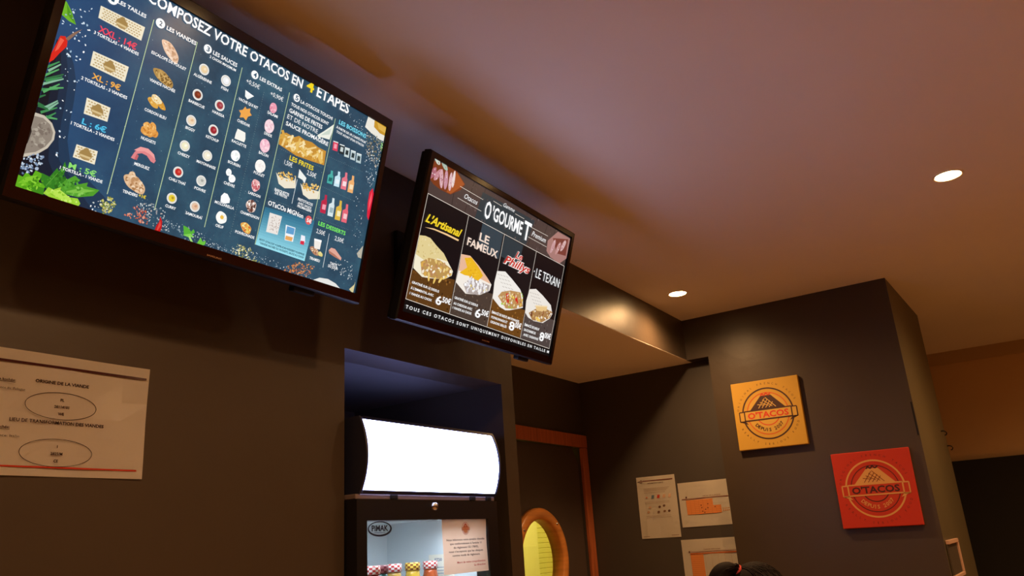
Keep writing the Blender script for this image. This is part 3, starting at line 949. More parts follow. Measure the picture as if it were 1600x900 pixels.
 ('b', 180.5, 211.1, 14.6, 5.6, -35, 'd89a38', ['f0c060', 'b87a28'], 10, 0.25),
 ('z', 5),
 ('b', 173.9, 213.9, 10.1, 6.2, -20, 'f2e0b0', ['e0a040', 'fff4dc'], 9, 0.25),
 ('z', 3),
 ('b', 167.6, 155.3, 8.2, 6.6, -30, 'e09a48', ['c87c30', 'f0b868'], 8, 0.25),
 ('b', 175.7, 155.3, 8.3, 6.6, -30, 'e09a48', ['c87c30', 'f0b868'], 8, 0.25),
 ('b', 183.1, 158.3, 8.3, 6.7, -30, 'e09a48', ['c87c30', 'f0b868'], 8, 0.25),
 ('z', 5),
 ('b', 170.0, 164.2, 7.7, 6.6, -20, 'eeb060', ['d08a3a', 'f8cc88'], 7, 0.25),
 ('b', 178.9, 165.7, 6.6, 8.3, 20, 'eaa654', ['d08a3a', 'f8cc88'], 7, 0.25),
 ('z', 3),
 ('p', [155.5, 103.6, 159.4, 115.1, 166.1, 124.4, 178.1, 126.9, 189.7, 122.3, 197.6, 114.0, 195.4, 108.7, 189.3, 109.8, 180.7, 116.6, 171.3, 117.4, 164.3, 113.6, 162.4, 102.9], 'e08488'),
 ('z', 5),
 ('p', [157.6, 117.7, 166.7, 126.8, 180.0, 128.7, 191.8, 123.2, 196.0, 115.7, 185.4, 120.7, 174.7, 122.1, 163.3, 117.7], 'f0a09e'),
 ('p', [161.1, 103.5, 163.2, 113.2, 167.1, 111.4, 165.8, 103.1], 'c86468'),
 ('z', 3),
 ('b', 172.0, 64.4, 20.4, 11.8, -24, 'dcb48c', ['c09064', 'f0d4b4', 'a8784c', 'e8c4a0'], 40, 0.25),
 ('b', 164.6, 76.1, 6.4, 6.4, -40, 'e2bc94', ['c09064', 'f0d4b4'], 8, 0.25),
 ('t', 'ESCALOPE DE POULET', 146.1, 283.8, 65.0, 5.2, 'ffffff', 1, 0),
 ('t', 'VIANDE HACHÉE', 153.9, 238.5, 47.3, 5.1, 'ffffff', 1, 0),
 ('t', 'CORDON BLEU', 157.6, 187.2, 39.3, 5.1, 'ffffff', 1, 0),
 ('t', 'NUGGETS', 163.2, 139.6, 26.0, 5.0, 'ffffff', 1, 0),
 ('t', 'MERGUEZ', 162.6, 94.1, 26.8, 5.0, 'ffffff', 1, 0),
 ('t', 'TENDERS', 154.8, 44.1, 25.6, 4.9, 'ffffff', 1, 0),
 ('t', '+1€', 182.3, 45.7, 12.6, 5.4, 'f6d820', 1, 0),
 ('c', 244.4, 302.9, 9.9, 'eccfa0', 'f6e2c4'),
 ('c', 290.2, 303.2, 10.1, 'f0f2f4', 'ffffff'),
 ('c', 243.3, 254.3, 9.8, '7c3420', 'a04a2c'),
 ('c', 289.2, 254.5, 10.0, 'a03840', 'b8646a'),
 ('c', 242.7, 205.5, 9.6, 'f0d8b8', 'e0b890'),
 ('c', 287.8, 206.5, 9.9, '9c2430', 'c05058'),
 ('c', 241.8, 158.3, 9.5, 'f2ecc8', 'fffbe8'),
 ('c', 287.2, 157.7, 9.8, 'f4ecd4', 'fffaf0'),
 ('c', 240.9, 110.0, 9.4, 'c42c28', 'e05a4c'),
 ('c', 286.7, 110.3, 9.7, 'd4d4cc', 'a8a8a0'),
 ('c', 240.5, 62.5, 9.3, 'ecd038', 'b8982a'),
 ('c', 285.7, 62.4, 9.5, 'e6bfa2', 'cf9c78'),
 ('t', 'ALGÉRIENNE', 226.5, 283.5, 36.5, 5.2, 'ffffff', 1, 0),
 ('t', 'BARBECUE', 228.7, 235.0, 31.7, 5.1, 'ffffff', 1, 0),
 ('t', 'BIGGY', 234.3, 187.5, 18.6, 5.1, 'ffffff', 1, 0),
 ('t', 'CHEEZY', 231.1, 139.6, 23.3, 5.0, 'ffffff', 1, 0),
 ('t', 'CHILI THAÏ', 226.0, 91.5, 32.0, 4.9, 'ffffff', 1, 0),
 ('t', 'CURRY', 231.2, 44.5, 19.8, 4.9, 'ffffff', 1, 0),
 ('t', 'FISH', 283.1, 284.7, 14.5, 5.3, 'ffffff', 1, 0),
 ('t', 'HARISSA', 276.7, 235.9, 25.2, 5.2, 'ffffff', 1, 0),
 ('t', 'KETCHUP', 275.4, 187.9, 26.3, 5.2, 'ffffff', 1, 0),
 ('t', 'MAYONNAISE', 268.7, 138.7, 38.8, 5.1, 'ffffff', 1, 0),
 ('t', 'POIVRE', 275.9, 91.9, 22.5, 5.1, 'ffffff', 1, 0),
 ('t', 'SAMOURAÏ', 270.4, 44.1, 33.0, 5.0, 'ffffff', 1, 0),
 ('t', 'VACHE QUI RIT', 321.9, 280.6, 44.0, 5.4, 'ffffff', 1, 0),
 ('t', 'CHEDDAR', 329.1, 240.9, 28.4, 5.4, 'ffffff', 1, 0),
 ('t', 'RACLETTE', 327.2, 200.5, 32.0, 5.3, 'ffffff', 1, 0),
 ('t', 'BOURSIN', 329.0, 160.5, 26.7, 5.3, 'ffffff', 1, 0),
 ('t', 'CHÈVRE', 329.9, 120.5, 23.5, 5.3, 'ffffff', 1, 0),
 ('t', 'MOZZARELLA', 320.8, 80.9, 41.3, 5.2, 'ffffff', 1, 0),
 ('t', 'OEUF', 332.4, 40.5, 16.6, 5.2, 'ffffff', 1, 0),
 ('t', 'SALAMI', 388.2, 282.8, 24.6, 5.6, 'ffffff', 1, 0),
 ('t', 'DINDE', 391.1, 241.5, 18.0, 5.6, 'ffffff', 1, 0),
 ('t', 'BACON', 388.5, 201.4, 22.2, 5.5, 'ffffff', 1, 0),
 ('t', 'POULET', 386.7, 161.3, 24.9, 5.5, 'ffffff', 1, 0),
 ('t', 'LARDON', 384.7, 120.4, 27.5, 5.4, 'ffffff', 1, 0),
 ('t', 'CHAMPIGNON', 376.9, 79.7, 42.5, 5.3, 'ffffff', 1, 0),
 ('t', 'POIVRONADE', 374.9, 41.2, 43.3, 5.3, 'ffffff', 1, 0),
 ('t', 'BARQUETTE', 440.7, 145.7, 35.4, 5.6, 'ffffff', 1, 0),
 ('t', 'DE FRITES', 442.8, 139.6, 30.0, 5.6, 'ffffff', 1, 0),
 ('t', 'FRITOTACOS', 499.5, 145.4, 38.9, 5.8, 'ffffff', 1, 0),
 ('t', 'TIRAMISU', 557.1, 39.5, 27.7, 5.8, 'ffffff', 1, 0),
 ('t', 'TARTE', 612.9, 42.6, 20.3, 6.0, 'ffffff', 1, 0),
 ('t', 'DU JOUR', 609.5, 36.4, 26.9, 5.9, 'ffffff', 1, 0),
 ('t', 'AVEC SAUCE', 501.4, 138.6, 35.1, 4.5, 'ffffff', 1, 0),
 ('t', 'FROMAGÈRE', 501.5, 132.2, 36.7, 5.2, 'ffffff', 1, 0),
 ('t', '+0,50€', 329.6, 318.4, 30.6, 8.8, 'ffffff', 0, 0),
 ('t', '+0,90€', 386.1, 319.0, 30.9, 9.0, 'ffffff', 0, 0),
 ('z', 3),
 ('p', [332.8, 305.1, 353.5, 301.7, 341.1, 289.7, 335.1, 293.3], 'f4f6f4'),
 ('p', [332.8, 305.1, 353.5, 301.7, 339.0, 297.7], 'ffffff'),
 ('p', [340.3, 275.3, 344.1, 271.9, 351.7, 276.5, 352.2, 269.0, 357.6, 265.0, 350.2, 259.2, 348.0, 250.6, 341.4, 254.1, 333.6, 250.7, 334.4, 258.7, 329.1, 262.7, 336.6, 267.2], 'f0a850'),
 ('p', [334.7, 229.0, 352.2, 228.2, 355.1, 216.7, 354.0, 209.9, 332.7, 208.9, 333.0, 219.0], 'f8f6ee'),
 ('b', 342.3, 179.0, 9.8, 10.2, 0, 'ffffff', ['f0f4f0', 'd8e4e4'], 6, 0.1),
 ('b', 336.3, 144.5, 6.0, 6.6, 0, 'ffffff', ['eef0ee'], 4, 0.15),
 ('b', 345.6, 135.5, 7.3, 7.3, 0, 'ffffff', ['eef0ee'], 4, 0.15),
 ('p', [332.8, 87.0, 331.5, 97.5, 336.4, 105.2, 343.4, 105.2, 350.8, 97.9, 351.3, 90.7, 342.5, 86.5], 'ffffff'),
 ('b', 341.6, 59.5, 11.8, 10.7, -20, 'fdfdf8', ['f2f2ea'], 5, 0.18),
 ('z', 5),
 ('e', 341.7, 60.2, 3.8, 3.8, 0, 'f0c050'),
 ('z', 3),
 ('b', 400.1, 298.7, 8.4, 10.3, 0, 'f0a0b4', ['e07c98', 'f8c4cf'], 14, 0.06),
 ('b', 400.0, 261.0, 11.0, 13.5, 0, 'f8d8e0', ['f0c4d0', 'ffe8ec'], 12, 0.06),
 ('b', 399.4, 221.2, 11.4, 13.3, 0, 'f6c6d4', ['f0b0c4', 'ffdce4'], 12, 0.06),
 ('b', 398.9, 179.7, 11.7, 12.6, 0, 'fdfaf6', ['f4ece8'], 8, 0.06),
 ('b', 398.0, 140.8, 10.0, 11.2, 0, 'f0b8b8', ['d87880', 'fff0ec', 'c05860', 'e8a0a0'], 30, 0.3),
 ('b', 397.9, 99.8, 11.1, 12.3, 0, 'dcc4b8', ['8a5a50', 'fff4ec', 'b08878', '5c3c34'], 36, 0.3),
 ('b', 397.0, 56.9, 13.4, 8.5, -22, 'e8a850', ['c03828', 'f0d060', 'd86838', 'f8e8a0'], 34, 0.3),
 ('z', 3),
 ('p', [427.2, 256.5, 441.1, 264.9, 461.0, 263.7, 472.4, 271.1, 486.4, 268.6, 506.4, 271.2, 524.8, 267.4, 546.1, 267.5, 548.4, 237.5, 516.0, 233.6, 474.5, 230.0, 429.2, 236.2], 'c89038'),
 ('z', 5),
 ('p', [488.8, 235.3, 492.5, 255.2, 497.5, 255.6, 493.8, 235.6], 'f0d088'),
 ('p', [432.1, 267.3, 443.0, 254.9, 439.7, 252.3, 428.9, 264.7], 'e6bc60'),
 ('p', [473.5, 238.5, 485.8, 256.4, 490.8, 254.5, 478.4, 236.6], 'f8e4b0'),
 ('p', [512.8, 236.6, 518.4, 253.7, 524.0, 253.6, 518.3, 236.4], 'd8a548'),
 ('p', [467.2, 247.4, 485.2, 267.1, 488.5, 265.0, 470.4, 245.3], 'f0d088'),
 ('p', [529.9, 255.3, 542.5, 239.8, 537.0, 236.0, 524.4, 251.5], 'e6bc60'),
 ('p', [519.4, 241.2, 527.0, 264.0, 532.6, 263.9, 525.0, 241.0], 'f8e4b0'),
 ('p', [426.5, 249.4, 446.4, 262.3, 448.3, 259.3, 428.4, 246.4], 'd8a548'),
 ('p', [495.5, 241.3, 511.1, 254.5, 514.2, 251.7, 498.6, 238.5], 'f0d088'),
 ('p', [441.6, 247.1, 458.5, 265.0, 461.9, 262.7, 444.9, 244.8], 'e6bc60'),
 ('p', [463.9, 238.8, 473.2, 259.8, 477.6, 259.1, 468.3, 238.2], 'f8e4b0'),
 ('p', [497.9, 243.7, 507.9, 263.0, 511.9, 262.2, 501.9, 242.9], 'd8a548'),
 ('p', [454.7, 243.8, 475.9, 247.9, 475.8, 244.4, 454.6, 240.3], 'f0d088'),
 ('p', [484.8, 237.1, 487.1, 251.5, 491.6, 252.0, 489.3, 237.5], 'e6bc60'),
 ('p', [437.1, 253.4, 451.8, 262.9, 453.6, 260.1, 438.8, 250.6], 'f8e4b0'),
 ('p', [495.5, 245.8, 509.0, 262.7, 513.6, 260.6, 500.1, 243.6], 'd8a548'),
 ('p', [487.6, 234.5, 498.9, 256.0, 503.9, 254.9, 492.6, 233.4], 'f0d088'),
 ('p', [531.8, 256.3, 544.4, 242.4, 539.2, 238.5, 526.6, 252.4], 'e6bc60'),
 ('p', [459.5, 266.5, 455.2, 243.7, 450.2, 243.3, 454.4, 266.0], 'f8e4b0'),
 ('p', [435.8, 255.3, 449.0, 247.3, 445.1, 242.8, 431.9, 250.8], 'd8a548'),
 ('p', [482.0, 240.8, 488.1, 255.8, 492.0, 255.4, 485.9, 240.4], 'f0d088'),
 ('p', [538.4, 263.8, 542.2, 243.1, 536.5, 241.2, 532.7, 261.8], 'e6bc60'),
 ('p', [473.4, 247.4, 489.4, 262.6, 492.1, 260.5, 476.2, 245.2], 'f8e4b0'),
 ('p', [433.2, 267.5, 445.1, 251.2, 439.8, 247.5, 428.0, 263.8], 'd8a548'),
 ('p', [536.8, 264.0, 541.1, 247.9, 536.8, 246.2, 532.5, 262.3], 'f0d088'),
 ('p', [525.1, 260.9, 534.6, 250.8, 530.4, 247.7, 520.9, 257.7], 'e6bc60'),
 ('p', [485.6, 241.3, 501.4, 251.2, 503.5, 248.0, 487.7, 238.1], 'f8e4b0'),
 ('p', [467.0, 236.5, 485.7, 255.2, 489.9, 252.3, 471.2, 233.5], 'd8a548'),
 ('p', [460.3, 251.3, 477.7, 261.9, 479.4, 258.9, 462.0, 248.3], 'f0d088'),
 ('p', [462.1, 256.0, 468.3, 235.6, 464.3, 233.9, 458.1, 254.3], 'e6bc60'),
 ('p', [444.7, 238.9, 464.7, 252.0, 466.7, 249.0, 446.6, 235.9], 'f8e4b0'),
 ('p', [471.3, 250.3, 492.0, 247.9, 489.9, 242.8, 469.3, 245.3], 'd8a548'),
 ('p', [452.2, 253.9, 467.0, 237.6, 462.4, 234.0, 447.6, 250.2], 'f0d088'),
 ('p', [470.3, 245.4, 473.6, 267.0, 478.2, 267.6, 474.9, 245.8], 'e6bc60'),
 ('p', [488.6, 265.5, 489.0, 248.3, 484.4, 247.2, 483.9, 264.3], 'f8e4b0'),
 ('p', [522.6, 254.5, 527.2, 237.5, 522.9, 235.8, 518.3, 252.8], 'd8a548'),
 ('p', [434.8, 236.0, 439.0, 259.9, 443.7, 260.3, 439.5, 236.3], 'f0d088'),
 ('p', [489.8, 246.0, 513.1, 247.4, 512.3, 243.5, 489.0, 242.1], 'e6bc60'),
 ('p', [454.6, 244.8, 470.2, 247.2, 469.9, 243.3, 454.3, 240.9], 'f8e4b0'),
 ('p', [429.4, 257.6, 445.8, 258.2, 444.7, 253.4, 428.3, 252.9], 'd8a548'),
 ('p', [512.6, 244.4, 526.5, 255.3, 529.5, 252.3, 515.5, 241.4], 'f0d088'),
 ('p', [472.0, 257.6, 477.9, 239.6, 472.4, 237.2, 466.6, 255.2], 'e6bc60'),
 ('p', [495.8, 240.1, 505.4, 254.7, 510.2, 253.2, 500.5, 238.5], 'f8e4b0'),
 ('p', [488.0, 241.7, 497.4, 254.6, 501.1, 253.0, 491.7, 240.2], 'd8a548'),
 ('p', [495.7, 253.4, 518.5, 266.8, 520.3, 263.8, 497.4, 250.4], 'f0d088'),
 ('p', [484.1, 252.6, 502.0, 239.8, 498.7, 236.5, 480.8, 249.3], 'e6bc60'),
 ('z', 6),
 ('p', [515.4, 290.1, 529.5, 304.3, 552.1, 329.3, 551.4, 310.5, 548.4, 293.7, 526.0, 290.2, 522.2, 284.5], 'eef0e4'),
 ('p', [523.4, 293.4, 547.4, 318.8, 545.8, 304.0], 'ccd8cc'),
 ('z', 3),
 ('t', 'LES FRITES', 459.6, 215.8, 62.4, 9.7, 'f6dc28', 1, 0),
 ('t', '1,50€', 449.7, 203.0, 20.2, 9.7, 'ffffff', 0, 0),
 ('t', '2,50€', 508.2, 203.0, 24.4, 10.0, 'ffffff', 0, 0),
 ('p', [436.8, 181.3, 444.4, 176.2, 482.2, 180.5, 484.2, 191.9, 489.0, 166.8, 463.5, 158.0, 448.1, 161.8], 'efe6d0'),
 ('s', [441.4, 181.7, 459.9, 191.1, 483.0, 190.2, 481.6, 176.3, 448.9, 171.2], ['f0c868', 'd8a040', 'f8dc98', 'e8b458'], 46, 1.6, 3.2),
 ('p', [498.7, 181.0, 506.8, 175.7, 547.2, 180.2, 549.4, 192.0, 554.3, 166.0, 527.0, 156.9, 510.6, 160.8], 'efe6d0'),
 ('s', [503.7, 181.4, 523.4, 191.1, 548.1, 190.2, 546.5, 175.8, 511.5, 170.6], ['f0c868', 'd8a040', 'f8dc98', 'e8b458'], 46, 1.6, 3.2),
 ('z', 6),
 ('p', [488.7, 207.0, 510.1, 195.9, 508.3, 183.0, 501.8, 188.8, 489.7, 189.9], 'f0f4f0'),
 ('z', 3),
 ('t', 'OTaCOs MiGNon', 432.2, 114.0, 88.6, 9.4, 'ffffff', 1, 0),
 ('p', [559.8, 296.2, 573.2, 298.0, 575.6, 278.2, 562.1, 276.5], 'e0405c'),
 ('p', [563.7, 291.4, 571.2, 292.2, 571.9, 282.5, 564.0, 281.5], 'f8a0b0'),
 ('p', [559.8, 296.2, 573.2, 298.0, 573.3, 295.8, 560.0, 294.1], 'e8f0f0'),
 ('p', [578.3, 296.5, 592.0, 298.3, 594.3, 278.4, 580.6, 276.6], '1c2c30'),
 ('p', [582.2, 291.6, 589.9, 292.5, 590.5, 282.7, 582.5, 281.7], 'c8d4d4'),
 ('p', [578.3, 296.5, 592.0, 298.3, 592.0, 296.0, 578.5, 294.4], 'e8f0f0'),
 ('p', [593.7, 295.4, 607.5, 297.3, 609.8, 277.1, 596.0, 275.4], 'c8d8d8'),
 ('p', [597.6, 290.5, 605.4, 291.4, 606.0, 281.5, 597.9, 280.5], '243438'),
 ('p', [593.7, 295.4, 607.5, 297.3, 607.5, 295.0, 593.8, 293.3], 'e8f0f0'),
 ('p', [611.5, 296.1, 625.6, 297.9, 627.9, 277.6, 613.8, 275.9], 'c0d0d4'),
 ('p', [615.5, 291.1, 623.4, 292.0, 624.0, 282.0, 615.8, 281.0], '2c3c40'),
 ('p', [611.5, 296.1, 625.6, 297.9, 625.6, 295.6, 611.6, 294.0], 'e8f0f0'),
 ('p', [629.0, 296.2, 643.3, 298.1, 645.6, 277.6, 631.3, 275.9], 'b8ccd0'),
 ('p', [633.0, 291.2, 641.1, 292.1, 641.7, 282.0, 633.3, 281.0], '30444a'),
 ('p', [629.0, 296.2, 643.3, 298.1, 643.3, 295.7, 629.1, 294.1], 'e8f0f0'),
 ('p', [568.6, 233.8, 574.3, 234.5, 575.5, 227.0, 578.0, 224.0, 578.9, 206.5, 564.4, 204.9, 563.3, 221.8, 569.4, 226.4], '48b0a8'),
 ('p', [567.1, 218.1, 576.5, 219.9, 576.1, 211.7, 567.0, 210.0], '1c6868'),
 ('p', [588.1, 238.8, 593.9, 239.6, 595.3, 230.8, 597.7, 227.2, 598.5, 207.1, 583.7, 205.4, 582.5, 225.3, 589.1, 230.3], 'c8e8f4'),
 ('p', [586.6, 220.9, 596.2, 222.6, 596.0, 213.3, 586.7, 211.8], 'e8f4fa'),
 ('p', [608.1, 244.0, 614.0, 244.7, 615.5, 234.6, 617.7, 230.4, 618.6, 207.6, 603.5, 205.9, 602.1, 228.8, 609.1, 234.3], 'e87888'),
 ('p', [606.4, 223.8, 616.3, 225.3, 616.3, 214.8, 606.8, 213.5], 'f8e0e4'),
 ('p', [628.4, 244.2, 634.4, 244.9, 635.9, 234.7, 638.1, 230.4, 639.0, 207.4, 623.6, 205.8, 622.3, 228.9, 629.4, 234.4], 'f0b070'),
 ('p', [626.7, 223.8, 636.8, 225.3, 636.8, 214.7, 627.0, 213.4], 'f8e0b8'),
 ('p', [565.8, 179.6, 571.5, 180.1, 573.0, 169.5, 575.0, 165.0, 576.0, 141.3, 561.6, 140.2, 560.1, 164.2, 566.9, 169.6], 'c02848'),
 ('p', [564.4, 158.7, 573.8, 159.8, 574.0, 149.0, 564.9, 148.2], 'f4a0b0'),
 ('p', [586.9, 179.8, 592.6, 180.3, 594.2, 169.6, 596.2, 164.9, 597.2, 141.1, 582.5, 139.9, 581.0, 164.2, 587.9, 169.6], 'd8e8ec'),
 ('p', [585.3, 158.7, 595.0, 159.7, 595.2, 148.8, 585.9, 148.0], 'a0b8c0'),
 ('p', [608.0, 181.2, 613.9, 181.7, 615.5, 170.1, 617.4, 165.0, 618.4, 139.3, 603.5, 138.1, 601.9, 164.5, 609.1, 170.2], 'e0b848'),
 ('p', [606.4, 158.5, 616.2, 159.4, 616.6, 147.7, 607.1, 147.0], 'f8eab8'),
 ('p', [627.0, 179.5, 633.0, 180.1, 634.5, 169.1, 636.6, 164.4, 637.5, 140.1, 622.3, 138.9, 620.8, 163.6, 628.0, 169.1], 'e86878'),
 ('p', [625.3, 158.0, 635.3, 159.1, 635.5, 148.0, 625.8, 147.1], 'f8c8cc'),
 ('t', 'LES DESSERTS', 562.1, 113.3, 77.1, 8.6, '7cf060', 1, 0),
 ('t', '2,50€', 561.1, 96.3, 23.4, 9.4, 'ffffff', 0, 0),
 ('t', '2,50€', 612.9, 95.6, 25.4, 9.6, 'ffffff', 0, 0),
 ('b', 567.6, 59.3, 13.3, 6.7, -25, 'b88468', ['e0c098', '8a5844', 'f0e0c0'], 16, 0.35),
 ('b', 584.0, 57.0, 6.7, 4.7, -20, 'e0d080', ['f0e8b0'], 4, 0.3),
 ('z', 5),
 ('p', [560.4, 83.8, 580.3, 85.4, 580.1, 65.5, 564.6, 64.0], 'f2ece4'),
 ('p', [560.4, 83.8, 580.3, 85.4, 580.6, 81.4, 561.1, 79.9], 'ffffff'),
 ('z', 3),
 ('p', [603.9, 70.7, 609.4, 77.8, 620.4, 78.1, 642.6, 64.5, 642.2, 58.8, 624.7, 61.2, 607.3, 64.8], 'e2a898'),
 ('p', [603.9, 70.7, 623.4, 66.4, 642.2, 58.8, 624.7, 61.2, 607.3, 64.8], 'b87864'),
]
